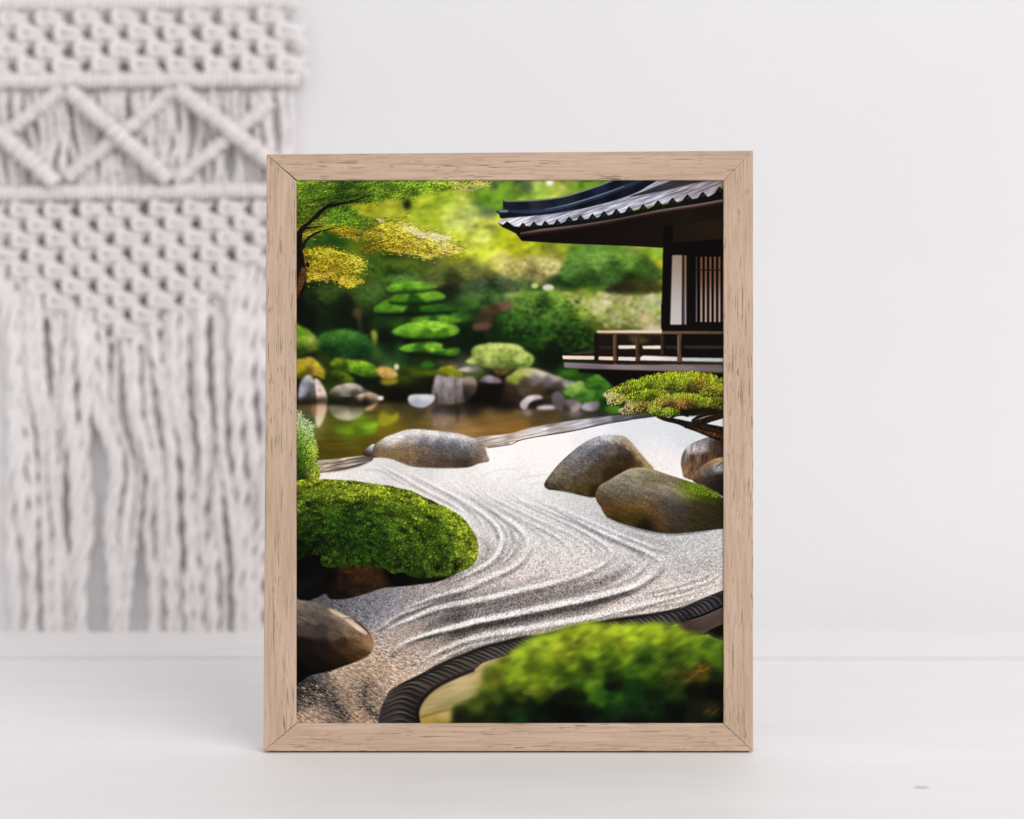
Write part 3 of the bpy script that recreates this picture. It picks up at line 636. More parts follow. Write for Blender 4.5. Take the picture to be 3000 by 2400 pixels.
    Q("690,628 1500,650 2200,665 2200,720 1100,800 1000,760 900,680 690,660", "900,660,0c0706 1500,690,0a0706", 2.5)
    # tiles
    roof = np.vstack([pts(2, "-70,470 -125,432 -90,400 40,385 300,350 600,290 900,215 1200,115 1420,10 1480,-30 2200,-30 2200,90 2100,70"), pts(2, "2030,170 1870,190 1720,215 1560,240 1400,270 1270,300 1150,330 1000,365 880,385 760,410 650,430 540,445 420,460 300,470 180,480 90,480")])
    win, m = shape(2, roof, "60,420,c8c8d2 300,400,b4b4c3 500,360,a5a5b4 700,330,afafbe 900,300,a8a8b6 1200,230,a0a0ad 1400,160,a0a0aa 1700,60,8c878f 1900,40,827d87 2100,20,8c8287 1900,110,a096a0 1500,190,b4b4c3 1700,140,a59ba5 1100,270,bebecd 2100,90,91878e", 25, 1.0, [(.22, 40, 3.2, -21), (.14, 18, 2.2, -22)], closed_spline=False)
    # dark courses converging to the top right
    for k in range(13):
        f = k / 12
        a = np.array([[1200 + 60 * f, 175 - 10 * f], [1450 + 140 * f, 80 + 20 * f], [1700 + 200 * f, -10 + 34 * f], [1900 + 320 * f, -75 + 62 * f]])
        stroke(np.array([to_px(2, *q) for q in a]), [1.0, 2.6, 3.0, 2.4], '1e1c23' if k % 2 else '28262d', .7, .75)
    for k in range(7):
        f = k / 6
        a = np.array([[500 + 130 * k, 345 - 26 * k], [760 + 150 * k, 315 - 38 * k], [980 + 165 * k, 280 - 44 * k]])
        stroke(np.array([to_px(2, *q) for q in a]), [.6, 2.0, .6], '5a5a69', .8, .5)
    # ridge: dark, blue sheen, dark
    top = pts(2, "-75,200 -40,212 0,214 250,205 500,178 700,125 900,60 1080,-10 1140,-40")
    bot = pts(2, "1560,-40 1400,60 1250,140 1000,225 700,300 400,350 100,378 -10,385 -90,392 -112,350 -140,318 -70,300")
    shape(2, np.vstack([spline(top, False), spline(bot, False)]), "0,250,1c222d 100,290,0f1623 100,340,19233c 300,220,2d3037 350,280,0a0f1e 350,320,323f5a 600,200,1e2028 600,270,262f46 800,180,0f1423 900,140,1e2846 1100,60,0f1423 1200,60,1e2a46 1300,40,0f1423 700,290,0a0c14 1000,200,0a0c14 1250,120,0a0c12 50,365,0c1019", 14, 1.0, closed_spline=False)
    stroke(pts(2, "-70,210 -40,216 0,218 250,209 500,180 700,128 900,62 1100,-15"), [4, 4, 5, 4, 3], '8a8c82', 1.0, .8)
    stroke(pts(2, "0,318 150,325 350,310 550,275 750,215 950,150 1150,75 1400,-20"), [8, 9, 10, 10, 8], '39455f', 2.0, .7)
    stroke(pts(2, "350,302 550,262 750,205 950,140 1150,68"), [1, 3, 3, 2], '7d96be', 1.0, .8)
    stroke(pts(2, "0,345 200,352 400,330 650,275 900,205 1200,100"), [4, 4, 3, 3], '0a0c16', 1.2, .8)
    px, py = to_px(1, 2090, 318); blobs([px], [py], [16], [4], [hexc('8c96aa')], 1.6, .8)
    # scalloped eave
    sc = [(130, 430), (240, 420), (355, 412), (475, 400), (595, 370), (710, 355), (830, 340), (945, 315), (1070, 292), (1200, 268), (1340, 245), (1490, 205), (1635, 180), (1785, 145), (1940, 120), (2110, 72)]
    eave = [(-125, 436), (-70, 455), (-30, 420), (0, 440), (40, 470)]
    for i, (u, v) in enumerate(sc):
        wd = 44 + 1.6 * i; dp = 46 + i * 1.4
        eave += [(u - wd * .75, v + dp), (u - wd * .3, v + dp * .35), (u, v), (u + wd * .35, v + dp * .4), (u + wd * .8, v + dp * .85)]
    eave += [(2200, 110), (2200, 185), (1900, 240), (1500, 305), (1100, 390), (700, 455), (300, 500), (60, 545), (-20, 505), (-80, 478)]
    shape(2, np.array([to_px(2, *q) for q in eave]), "200,460,0f110c 900,370,11120e 1600,230,11120d 2050,130,0c0c0a", 30, .8, [(.3, 7, 4, 20)], closed_spline=False)
    for i, (u, v) in enumerate(sc):
        px, py = to_px(2, u + 5, v + 42); blobs([px], [py], [5], [3], [hexc('37372d')], 1.3, .8)

def paint_tree():
    # fine-leaved maple at the top left: thousands of small dashes following the boughs
    upper = pts(1, "-40,-40 1500,-40 1900,30 1930,60 1700,70 1500,100 1250,130 1130,190 1000,170 850,200 720,230 600,240 470,260 560,300 700,400 1080,380 1130,340 1100,390 900,420 800,480 700,540 560,550 450,500 330,500 250,530 150,560 60,600 -40,640")
    yel1 = pts(1, "820,470 900,430 1050,440 1200,480 1350,530 1560,590 1540,640 1680,690 1600,740 1480,740 1400,770 1310,795 1260,770 1200,740 1090,740 900,715 740,730 650,700 800,650 880,610 740,600 560,590 420,540 300,500 520,480 700,540")
    yel2 = pts(1, "-40,700 100,700 300,690 430,720 640,790 690,840 660,920 560,960 660,1000 640,1045 520,1090 440,1040 430,1000 300,1010 150,1000 100,960 -40,900")
    cu = cpts(1, "100,30,6e8c1e 300,40,5f821e 50,110,4b6914 200,150,2d4b0f 400,130,233c0c 600,80,3c5a14 800,60,5a821e 1000,50,55821e 1100,110,41691e 1250,90,5f8c1e 1400,60,6e961e 1600,40,8ca01e 1800,40,aaa53c 900,150,46640f 700,150,2d460f 500,210,1e320a "
        "100,300,46550f 300,300,3c550f 50,400,3c4b0f 200,420,6e7d1e 400,380,4b7819 600,440,3c6414 700,470,46640f 900,410,8c961e 150,500,8c7819 100,220,4b5f14 700,520,6e7d19 1100,180,7d8c19 1050,380,82961e 20,560,5a4b14 550,350,4b7319")
    for poly, cp, n, sig, ang, ln, dk in ((upper, cu, 15000, 20, -12, 9, .45),
            (yel1, cpts(1, "900,470,b9a028 1000,560,a58c1e 1100,480,d7c34b 1250,540,dcc855 1450,590,e6d26e 1300,640,be9b28 1100,620,96781e 900,640,a0871e 750,680,826e19 1600,690,d2be3c 1350,740,d7b937 1000,700,beA028 600,560,a0871e 420,520,a58219 800,590,a0871e".replace('A', 'a')), 4600, 18, 14, 10, .35),
            (yel2, cpts(1, "200,730,c3a023 400,760,c8a523 600,830,cdaa28 300,850,aa8c19 100,850,7d6914 450,900,b9961e 560,1010,d2af2d 500,1070,cda528 200,960,d2aa28 100,960,a58219 300,960,b9911e 640,1020,b9961e"), 2700, 18, 8, 8, .4)):
        p = spline(poly, True, 5)
        win = Win(p, 16); m = blur(fill(p, win), 7)
        col = cfield(cp, sig, win)
        comp(win, np.clip(m * .9, 0, .45), np.clip(col * .62 * (1 + .25 * noise(win.h, win.w, 26, 8, ang, 2))[..., None], 0, 1))
        x, y = scatter(p, n)
        e = rng.random(n) ** 2 * 2.2; x += rng.normal(0, 1, n) * 9 * e; y += rng.normal(0, 1, n) * 5 * e
        o = rng.permutation(n); x, y = x[o], y[o]
        a = np.radians(ang + rng.normal(0, 24, n)); l = rng.uniform(3, ln, n)
        c = (sample(cp, sig, x, y) + np.array([.01, .035, .02], np.float32)) * np.clip(rng.normal(1.04, dk, n), .25, 1.75)[:, None]
        flow = noise(PH, PW, 30, 9, ang, 1)[:620]
        c *= np.clip(1 + .35 * flow[np.clip(y, 0, 619).astype(int), np.clip(x, 0, PW - 1).astype(int)], .35, 1.6)[:, None]
        dashes(x, y, l * np.cos(a), l * np.sin(a), c.astype(np.float32), 10)
    # sparkling leaf tips
    for poly, n, c in ((pts(1, "1050,450 1250,520 1500,560 1560,600 1400,620 1200,570"), 500, 'fff0b4'), (pts(1, "1500,600 1690,690 1560,770 1400,740"), 160, 'f0dc82'), (pts(1, "800,390 900,410 850,430"), 40, 'f0e6aa'), (pts(1, "900,700 1300,740 1400,760 1300,790 1100,745"), 90, 'ebcd69'), (pts(1, "450,1000 660,1010 520,1090"), 90, 'f0c846'), (pts(1, "100,940 400,930 300,990"), 90, 'ebc350'), (pts(1, "1500,20 1930,40 1930,60 1800,120 1650,110"), 200, 'd7cd7d')):
        x, y = scatter(poly, n); l = rng.uniform(1, 6, n); a = np.radians(15 + rng.normal(0, 25, n))
        dashes(x, y, l * np.cos(a), l * np.sin(a), hexc(c)[None] * rng.uniform(.75, 1.05, n)[:, None], 8)
    blobs(*[np.array(v) for v in zip(*[to_px(1, u, v) for u, v in ((315, 1028), (465, 1035), (130, 1020), (640, 1030), (245, 1200))])], [5, 9, 7, 5, 5], [5, 8, 5, 5, 4], [hexc(c) for c in ('a08c3c', 'd2af32', 'b99628', 'b9962d', '3c4628')], 1.0, .85)
    bark = '140e0a'
    stroke(pts(1, "-10,1250 30,1080 50,940 40,800 30,650 40,560 60,500 130,440 200,370 290,290 420,250 560,225 700,170 800,150"), [34, 38, 34, 26, 20, 17, 13, 10, 9, 9, 8, 5, 3, 1], bark, .9, 1, tex=.3)
    stroke(pts(1, "70,700 90,640 140,580 230,530 330,505 450,490"), [9, 9, 7, 5, 3, 1], '1e140a', .8)
    stroke(pts(1, "60,520 110,490 200,480 300,470"), [8, 6, 4, 1], bark, .8)
    stroke(pts(1, "200,400 260,330 330,260 400,220"), [5, 6, 5, 2], bark, .7)
    stroke(pts(1, "120,330 100,290 130,260"), [2, 2, 1], '28200f', .6)
    stroke(pts(1, "640,720 760,670 880,630 960,600"), [2, 4, 3, 1], '5a460f', 1.2, .8)
    stroke(pts(1, "10,1200 60,1080 95,980 110,900"), [3, 7, 8, 3], '5a3c1e', 1.6, .8)
    x, y = scatter(pts(1, "0,1180 70,1060 120,900 60,880 20,1050"), 500)
    dashes(x, y, rng.normal(0, 1.5, 500), rng.uniform(1, 4, 500), hexc('6e4b28')[None] * rng.uniform(.2, 1.3, 500)[:, None], 5)
    px, py = to_px(1, 120, 860); blobs([px], [py], [6], [8], [hexc('1e1208')], 1.0)

def paint_sand():
    # outline of the gravel, up to the log
    top = np.vstack([pts(5, "-60,480 240,440 500,400 760,320"), pts(5, "1900,210 2156,150"), pts(4, "0,1365 250,1310 600,1255 950,1180 1200,1140 1430,1110 2200,1085")])
    P = np.vstack([top, [[PW + 20, 1800 - OY], [PW + 20, PH + 20], [-20, PH + 20]]])
    win = Win(P, 4); m = blur(fill(P, win), 1.0)
    cp = cpts(5, "300,490,ebe1d7 700,450,e1dcd7 1000,400,c8c8c3 1300,430,cdcdca 1700,440,e6e1dc 2000,350,faf5f0 2100,250,fcf6f0 1200,560,ebe1dc 1600,650,ebe4e1 2000,700,e8e0de 1900,1000,c8c3c0 2050,1150,beb9b6 2100,1350,c3b9b4 1900,1450,b4aaa5 1500,600,f0e8e4 2100,900,dcd7d4 1700,800,ebe6e4")
    cp += cpts(6, "100,360,faf0eb 400,330,faf2ee 800,230,ebe8ea 1200,180,d7dae1 1500,200,d2d7e1 1700,320,cdd2dc 1500,430,e6e1e1 1600,560,f5ebe4 1500,480,ebe4e1 300,600,f5efeb 100,700,ebe6e4 200,900,e6e4e2 500,880,c8c8c8 700,950,b9b9b9 400,1050,e0dedc 800,1060,aaaaaa 900,1150,b9b9b9 600,1250,d7d5d3 300,1200,d2cfcd 1000,1300,bec0c2 1300,1300,9b9da0 1600,1330,a0a3a5 1900,1300,969b9e 2100,1250,aaaeb0 1200,1450,b4b4b6 1700,1480,a8acaf 2100,1450,a8acaf 200,1450,cdc5c1 700,1450,d7cfcc 50,1100,dcd9d7")
    cp += cpts(8, "200,100,cdc5c3 500,80,cdc4c3 800,150,beb6b4 1000,60,b4b2b4 1400,150,afaeb2 1800,100,a0a6ac 1900,250,b9b3b2 300,450,aa9f9f 700,380,b4a8a6 600,600,9b9190 200,700,918786 1000,480,b4aaa5 1300,420,b4aca8 1500,500,c3b6af 1800,420,c3b7ae 500,760,d2c4bc 1100,640,cdbfb6 200,880,cdbeb4 1500,580,b9aaa0 2000,380,c8bab0")
    cp += cpts(7, "500,330,5f5f67 800,270,6e6e76 1000,300,82828b 700,430,73737b 300,300,4b4b50 900,500,82808a 1200,200,8c8684 1500,160,a09894 1900,120,aaa2a0 1300,350,a8a0a0 1000,600,aa9c94 1500,400,827b7d 1900,400,918a8a 1200,700,a8988e 1600,620,6e6964 1900,560,6e6966 1400,640,736c66 900,750,b4a091 1100,850,b9a493 1500,800,c3afa0 1900,700,d2c3b9 800,950,b4997f 500,1050,b49a80 700,1200,b99c80 400,1180,a0886e 100,1200,46464b 300,1250,4b4848 150,1150,505055 200,1400,b99b7d 500,1450,aa8e73 100,1480,b9977a 700,1400,b4967a 150,1300,5a5555 400,1380,504b4b 700,1250,645a50 1000,1050,c3a990 50,1100,28282c 600,1350,aa8e73")
    cp = [(x, y, c + (c.mean() - c) * .18 + .02 if (x < 480 and y > 1090) else c + (np.array([.86, .835, .825], np.float32) - c) * .5 * (c.mean() < .80) - np.float32(.035) * (c.mean() > .86) * (y < 600)) for x, y, c in cp]
    col = cfield(cp, 30, win, 6)
    # rake ridges: light crest and dark lee side
    keep = IMG.copy()
    IMG[win.sl()] = col
    def ridge(p, w, br=.22, dk=.3, off=1.0, soft=3, wide=1.15):
        """lighten along the crest, darken just below it"""
        q = spline(p, False, 10); t = np.linspace(0, 1, len(q))
        ww = np.interp(t, np.linspace(0, 1, len(w)), w) * np.clip(np.minimum(t, 1 - t) * 4.5, 0.05, 1)
        wob = noise(1, len(q), 9)[0] * 1.6; q = q + np.stack([wob * .3, wob], 1)
        d = np.gradient(q, axis=0); d /= np.linalg.norm(d, axis=1)[:, None] + 1e-6
        nr = np.stack([-d[:, 1], d[:, 0]], 1); nr *= np.sign(nr[:, 1:2] + .15)
        for o, wd, g, soft in ((off, wide, -dk, soft * wide), (0, 1.0, br, soft)):
            c = q + nr * (ww * o)[:, None]; hw = (ww * wd * .5)[:, None]
            poly = np.vstack([c + nr * hw, (c - nr * hw)[::-1]])
            wi = Win(poly, 3 * soft + 3)
            if wi.x1 <= wi.x0 or wi.y1 <= wi.y0: continue
            mm = (blur(fill(poly, wi), soft) * np.clip(.95 + .22 * noise(wi.h, wi.w, 30, 16, -10, 2), .5, 1.2))[..., None]
            s = wi.sl(); gy, gx = np.mgrid[wi.y0:wi.y0 + wi.h, wi.x0:wi.x0 + wi.w]
            for bx, by, br_ in BEND: mm = mm * (1 - .72 * np.exp(-(((gx - bx) / br_) ** 2 + ((gy - by) / (br_ * .75)) ** 2)))[..., None]
            IMG[s] = IMG[s] + mm * ((1 - IMG[s]) * g * 2.4 if g > 0 else IMG[s] * g)
    # long S-curves that sweep right, turn and come back to the left (points in overview pixels)
    def ov(s): return np.array([[float(a) * 1.39147 - OX, float(b) * 1.39147 - OY] for a, b in (t.split(',') for t in s.split())])
    B = lambda t: pts('B', t)
    BEND = [(*to_px('B', 1835, 575), 62), (*to_px('B', 1580, 535), 52), (*to_px('B', 1380, 540), 60), (*to_px('B', 1165, 490), 40)]
    def band(p, w, dk, soft=7):
        q = spline(B(p), False, 10); t = np.linspace(0, 1, len(q)); ww = np.interp(t, np.linspace(0, 1, len(w)), w) * np.clip(np.minimum(t, 1 - t) * 5, .05, 1)
        d = np.gradient(q, axis=0); d /= np.linalg.norm(d, axis=1)[:, None] + 1e-6; nr = np.stack([-d[:, 1], d[:, 0]], 1) * ww[:, None] * .5
        poly = np.vstack([q + nr, (q - nr)[::-1]]); wi = Win(poly, 3 * soft + 3); sl = wi.sl()
        IMG[sl] *= 1 - dk * blur(fill(poly, wi), soft)[..., None]
    band("640,900 760,850 900,815 1080,780 1300,735 1480,690 1640,620 1700,560", [16, 28, 34, 36, 36, 34, 26, 14], .34)
    band("700,985 820,925 960,888 1120,855 1300,820 1480,780 1650,720 1780,650", [18, 30, 38, 42, 40, 36, 28, 16], .42)
    band("500,860 620,800 760,762 920,735 1080,705 1240,660 1360,600", [12, 20, 24, 24, 24, 20, 12], .24)
    band("900,420 960,480 960,540 900,600 800,650 700,690", [14, 22, 24, 24, 20, 14], .2)
    band("1020,380 1090,440 1110,500 1060,570 960,630", [12, 18, 20, 20, 14], .16)
    band("1900,560 2000,600 2156,560", [20, 34, 34], .12, 12)
    band("680,1080 800,1020 950,975 1100,940", [8, 12, 12, 8], .2, 4)
    band("1500,300 1620,400 1760,470 1950,480", [16, 30, 36, 30], .12, 10)
    for p, w, br, dk in (
        ("430,70 570,130 700,202 830,274 905,348", [3, 5, 6, 6, 4], .12, .1),
        ("610,108 740,180 885,258 1000,334 1062,404 1070,475 1030,545 945,600 850,645", [3, 5, 6, 6, 7, 7, 7, 7, 5], .13, .1),
        ("860,142 940,220 1080,294 1245,372 1390,450 1450,515", [3, 5, 6, 7, 7, 5], .14, .1),
        ("940,158 1020,230 1160,298 1335,374 1480,450 1545,510 1520,555 1420,600 1250,652 1050,700 860,742", [3, 5, 6, 7, 7, 7, 8, 8, 8, 8, 6], .14, .1),
        ("1070,186 1165,248 1315,314 1490,394 1660,470 1755,528 1765,570 1700,625 1560,690 1380,742", [3, 5, 6, 7, 7, 8, 8, 9, 9, 6], .14, .11),
        ("1140,204 1250,264 1400,336 1570,414 1750,488 1850,530", [3, 5, 6, 7, 7, 5], .13, .1),
        ("1250,250 1380,312 1540,384 1700,450 1860,506 1960,520", [3, 5, 6, 6, 6, 4], .1, .08),
        ("760,745 620,792 510,838 430,890 380,930", [5, 8, 9, 8, 5], .16, .12),
        ("820,880 680,925 560,972 470,1030 420,1080", [5, 8, 9, 8, 5], .15, .12),
        ("2156,585 2060,632 1940,672 1820,705 1700,730", [4, 7, 7, 7, 4], .12, .12),
        ("390,62 520,122 660,200 800,272 885,345", [5, 8, 9, 9, 6], .2, .13),
        ("470,80 620,140 740,206 860,276 930,350 945,420", [4, 7, 8, 8, 8, 5], .17, .12),
        ("560,108 700,178 850,256 965,330 1025,400 1035,470 1000,540 930,592 840,640 720,690", [4, 8, 9, 10, 10, 11, 11, 11, 10, 8], .24, .16),
        ("640,112 780,186 920,262 1040,340 1100,410 1105,480 1060,548 960,610", [3, 6, 7, 7, 8, 8, 8, 6], .15, .1),
        ("705,128 825,200 965,280 1085,360 1155,430 1165,500 1112,570 1000,630 860,690 700,740 560,792 440,852", [4, 7, 9, 10, 10, 11, 11, 12, 11, 10, 9, 6], .24, .16),
        ("770,130 870,208 1010,286 1150,362 1250,436 1270,505 1220,572 1100,634", [3, 6, 7, 7, 7, 7, 7, 5], .13, .1),
        ("822,138 905,212 1045,290 1205,370 1340,450 1400,520 1380,580 1300,640", [4, 7, 8, 9, 9, 9, 8, 6], .2, .12),
        ("900,150 980,230 1120,300 1290,376 1440,450 1500,510 1480,560", [4, 6, 7, 8, 8, 7, 5], .18, .12),
        ("980,168 1065,232 1205,296 1385,372 1525,452 1590,510 1570,550 1455,612 1300,662 1100,712 900,756 700,800 560,856 460,910 410,950", [4, 7, 8, 9, 9, 9, 11, 13, 14, 15, 14, 13, 12, 9, 6], .29, .16),
        ("1040,180 1130,244 1280,306 1460,386 1620,460 1700,520", [3, 6, 7, 8, 8, 5], .18, .12),
        ("1100,190 1205,252 1355,322 1525,402 1705,482 1810,535 1835,575 1795,625 1700,680 1500,738 1300,786 1100,826 900,866 750,902 600,948 500,1000 430,1050", [4, 7, 8, 9, 10, 11, 12, 13, 14, 16, 17, 16, 15, 14, 12, 9, 6], .33, .2),
        ("1180,220 1300,280 1460,350 1640,430 1800,492 1900,520", [3, 6, 7, 8, 8, 5], .14, .1),
        ("2156,655 2000,716 1800,764 1600,812 1400,858 1200,890 1000,922 860,956 740,1004 640,1062 560,1120", [8, 10, 11, 13, 15, 15, 14, 13, 11, 8, 6], .26, .15),
        ("2156,620 2050,668 1900,710 1750,742", [5, 8, 8, 5], .16, .14),
        ("2156,700 2050,735 1900,768 1750,800", [4, 6, 6, 4], .14, .14),
        ("1100,940 960,968 840,1002 740,1046 660,1096", [4, 7, 8, 8, 5], .2, .14),
        ("935,150 960,112 1050,92 1200,92", [3, 4, 4, 3], .1, .07),
        ("1085,165 1140,132 1270,122", [3, 4, 3], .1, .07), ("1150,190 1200,160 1290,160", [2, 4, 3], .1, .07),
        ("300,100 420,96 520,150 610,200", [3, 5, 6, 4], .12, .1), ("1330,560 1400,610 1330,660", [4, 6, 4], .08, .08), ("1650,560 1720,600 1680,650", [4, 6, 4], .1, .1)):
        up = np.clip((640 - B(p)[:, 1].mean()) / 160, 0, 1)       # far lines show mostly by their shaded side
        ridge(B(p), w, br * 1.1, dk * (1.75 + .6 * up), 1.05, 2.2)
    col = IMG[win.sl()].copy(); IMG[:] = keep
    fy = np.clip(1 - (np.arange(win.h) + win.y0 - 560) / 620, 0, 1)[:, None, None]
    col = 1 - (1 - col) * (1 - .20 * fy)
    wy = np.clip((np.arange(win.h) + win.y0 - 1040) / 120, 0, 1)[:, None, None]
    col = col * (1 + wy * np.array([.012, -.010, -.024], np.float32))
    # pebbles: finer and paler far away, coarse and contrasty near
    h, w = win.h, win.w
    yy = np.linspace(win.y0, win.y0 + h, h)[:, None]
    g1 = grain(h, w, 1.0); g2 = grain(h, w, 1.6); g3 = noise(h, w, 3.0, 7.5, -62, 1) * 1.6
    k = np.clip((yy - 640) / 420, 0, 1); near = np.clip((yy - 1130) / 160, 0, 1)
    amp = .006 + .070 * k ** 1.4 + .060 * np.clip((yy - 1020) / 250, 0, 1)
    xl = np.clip(1 - (np.arange(w)[None, :] + win.x0) / 560, 0, 1)
    tx = (g1 * .8 + g2 * .45) * (1 - near * xl * .8) + g3 * near * xl * .95
    lumi = col.mean(2)
    tx = np.clip(tx, -2.2, 2.0)
    col = col * (1 + amp * tx * np.clip(1.5 - lumi, .35, 1.2) * 1.5)[..., None]
    col += (near * xl * .03 * noise(h, w, 22, 9, 25, 2))[..., None]
    comp(win, m, np.clip(col, 0, 1))
    # leaf shadows at the lower left
    for s, wd, a in (("180,1180 300,1260 400,1370 460,1450 540,1500", [34, 30, 30, 26, 16], .62), ("690,1130 680,1230 700,1340 760,1430 860,1520", [14, 16, 18, 20, 18], .55), ("-40,1150 80,1170 180,1200 240,1240", [70, 60, 46, 20], .7), ("-30,1330 60,1320 140,1290 220,1280", [50, 46, 30, 14], .6)):
        p = pts(7, s); q = spline(p, False)
        stroke(p, wd, '2d2d30', 5, a)
        n = 260; i = rng.integers(0, len(q), n); x = q[i, 0] + rng.normal(0, 11, n); y = q[i, 1] + rng.normal(0, 9, n)
        an = np.radians(28 + rng.normal(0, 8, n)); l = rng.uniform(4, 14, n)
        c = np.where(rng.random(n)[:, None] < .6, hexc('232328')[None], hexc('aa937d')[None]) * rng.uniform(.8, 1.15, n)[:, None]
        dashes(x, y, l * np.cos(an), l * np.sin(an), c.astype(np.float32), 18)
    n = 5200
    x, y = scatter(pts(7, "0,1100 500,960 760,860 800,620 1300,900 900,1250 850,1550 0,1560"), n)
    an = np.radians(27 + rng.normal(0, 9, n)); l = rng.uniform(3, 11, n)
    c = IMG[np.clip(y, 0, PH - 1).astype(int), np.clip(x, 0, PW - 1).astype(int)] * np.where(rng.random(n) < .45, rng.uniform(.5, .8, n), rng.uniform(1.02, 1.2, n))[:, None]
    dashes(x, y, l * np.cos(an), l * np.sin(an), c.astype(np.float32), 14)

def paint_logs_and_rocks():
    q = np.vstack([pts(5, "1780,118 2156,72"), pts(4, "150,1232 300,1200 600,1150 900,1110 1150,1088 1400,1088 1430,1110 1200,1140 950,1180 600,1255 250,1310 0,1365"), pts(5, "2156,182 1930,215 1850,180")])
    shape(4, q, cpts(4, "50,1270,d2c8c3 50,1330,bea596 300,1230,d7d2d2 300,1290,b4a8a0 600,1170,c3c3c8 600,1230,8c8282 900,1130,87878f 900,1170,8c8a90 1150,1100,505058 1300,1100,464650 1150,1130,646469 450,1240,a09696 750,1180,aaa8ac") + cpts(5, "1900,120,afa096 2000,110,cdc3bc 1950,180,a09082 1850,130,8c7d73"), 12, 1.3, [(.18, 60, 3, -11), (.10, 25, 2.5, -10)])
    stroke(np.vstack([pts(5, "1930,215 2156,182"), pts(4, "100,1345 250,1312 600,1257 950,1182 1200,1142")]), [2, 2.5, 3, 3, 3, 2], '3c2d28', .9, .9)
    stroke(pts(5, "230,455 450,430 640,385 760,340"), [7, 8, 8, 3], '281c16', 2, .9)
    shape(5, "190,350 400,325 600,300 740,292 775,340 640,372 450,420 250,455 170,430", "300,345,beaf9b 600,310,a59b91 720,310,5a5550 400,380,918273 550,370,b9aa9b 300,420,a08c78 680,350,8c8278", 12, 1.2, [(.25, 50, 4, -12), (.12, 18, 3, -12)])
    for s in ("230,385 350,370 500,345 650,325", "300,420 420,385 520,375 660,345", "500,335 620,318 720,318"):
        stroke(pts(5, s), [1.5, 3, 3, 1], '55483c', .9, .8)
    n_tex = [(.09, 9, 6, 0), (.05, 4, 3, 0)]
    # small stone and long stone at the water
    shape(5, "672,280 720,215 775,178 810,200 805,300 740,305", "780,205,d2d2d7 740,230,8c8787 720,270,3c2d28 790,270,4b3c32", 6, 1.1)
    shape(5, "800,180 900,110 1010,70 1100,38 1190,28 1320,36 1480,52 1660,78 1780,115 1850,160 1905,210 1930,290 1945,350 1840,375 1740,410 1560,412 1380,408 1180,395 1040,350 920,320 800,305 775,240",
          "1000,80,ebe1dc 1190,40,e6dcd7 1400,60,ebe6e4 1600,85,e1dad7 1760,120,d2c8c3 1080,60,beb4b4 900,140,dcd2cd 860,160,afafaa 950,150,d7d2d2 1060,115,e1dcdc 1200,90,bebcbe 1350,90,d2d0d2 1500,110,aaa8af 1700,150,b4afb2 1150,130,aaa5a3 "
          "830,200,64503c 900,220,7d643c 1050,190,82694b 1150,180,7d6950 1050,280,82663f 900,280,87683c 1200,260,7d6446 1300,150,696469 1450,160,5a5a64 1600,180,64646e 1750,190,737073 1850,220,8c7d73 1300,250,6e5f50 1500,240,5f5550 1700,250,5a5050 1850,300,6e5a4b 1920,300,aa917d 1100,350,7d5f3c 1300,360,5f4b37 1500,370,584434 1700,380,46372d 1850,350,5f4b3c 1930,340,a0826e", 12, 1.4, n_tex, edge=0, fine=.08, gam=1.0, grey=.2)
    stroke(pts(5, "880,150 1000,95 1190,60 1400,72 1600,98 1740,125"), [3, 9, 10, 9, 8, 3], "f0e9e4", 4, .75)
    stroke(pts(5, "1000,340 1180,398 1400,412 1600,415 1740,408"), [2, 4, 5, 4, 2], '32261e', 1.6, .7)
    # pair on the right
    shape(6, "343,760 400,660 500,540 620,430 740,340 860,280 980,258 1080,262 1150,272 1220,330 1300,430 1380,520 1445,605 1300,640 1100,720 930,880 820,880 700,860 600,830 480,815 390,808",
          "980,275,c8c8cd 900,300,b4b4b9 800,360,91919b 700,420,828282 600,500,7d7a78 1080,280,b4aaa0 1150,300,aa9b87 1220,370,aa9673 1300,450,a58c64 1380,550,af966e 950,380,69646b 850,450,646064 1050,400,6e665a 1130,420,55463c 1200,480,3c2d1e 1100,500,463623 950,520,55463c 750,540,6e6460 650,600,736964 500,620,827869 420,700,786e5f 380,770,4b4132 550,700,6e6250 700,700,5f503c 850,650,55462d 1000,620,3c2d19 1200,580,463419 1150,640,32230f 1300,570,5a4623 600,800,5a4b2d 750,820,50411e 850,840,37280f 480,790,50432d", 10, 1.2, [(.13, 11, 5, 35), (.07, 5, 3, 20)], fine=.08, gam=1.10, grey=.12)
    stroke(pts(6, "620,445 740,352 860,292 980,270 1070,276"), [1, 4, 5, 5, 2], 'b9b9be', 3, .55)
    stroke(pts(6, "1120,285 1190,320 1270,410 1350,505 1420,590"), [3, 6, 7, 6, 3], 'b4a078', 3, .6)
    stroke(pts(6, "380,800 600,835 800,880 860,880"), [2, 4, 5, 3], '28200f', 1.6, .75)
    # the two at the right edge
    shape(6, "1718,540 1740,440 1790,370 1880,320 2000,280 2200,250 2200,700 1900,720 1760,690 1735,640", "1800,380,aaa0a0 1900,340,8c8282 2000,310,6e6464 1850,390,c8c3c3 1930,400,afa5a0 1760,480,82786e 1800,560,78553c 1740,600,966e50 1850,500,4b3223 1900,480,a07d64 1950,480,321e14 2050,400,55412d 2100,350,3c2d23 1850,620,785037 1780,670,8c6446 2000,500,6e4b32 2140,450,463223", 9, 1.2, [(.18, 6, 22, 10), (.07, 5, 4, 0)], fine=.07, gam=1.08, grey=.25)
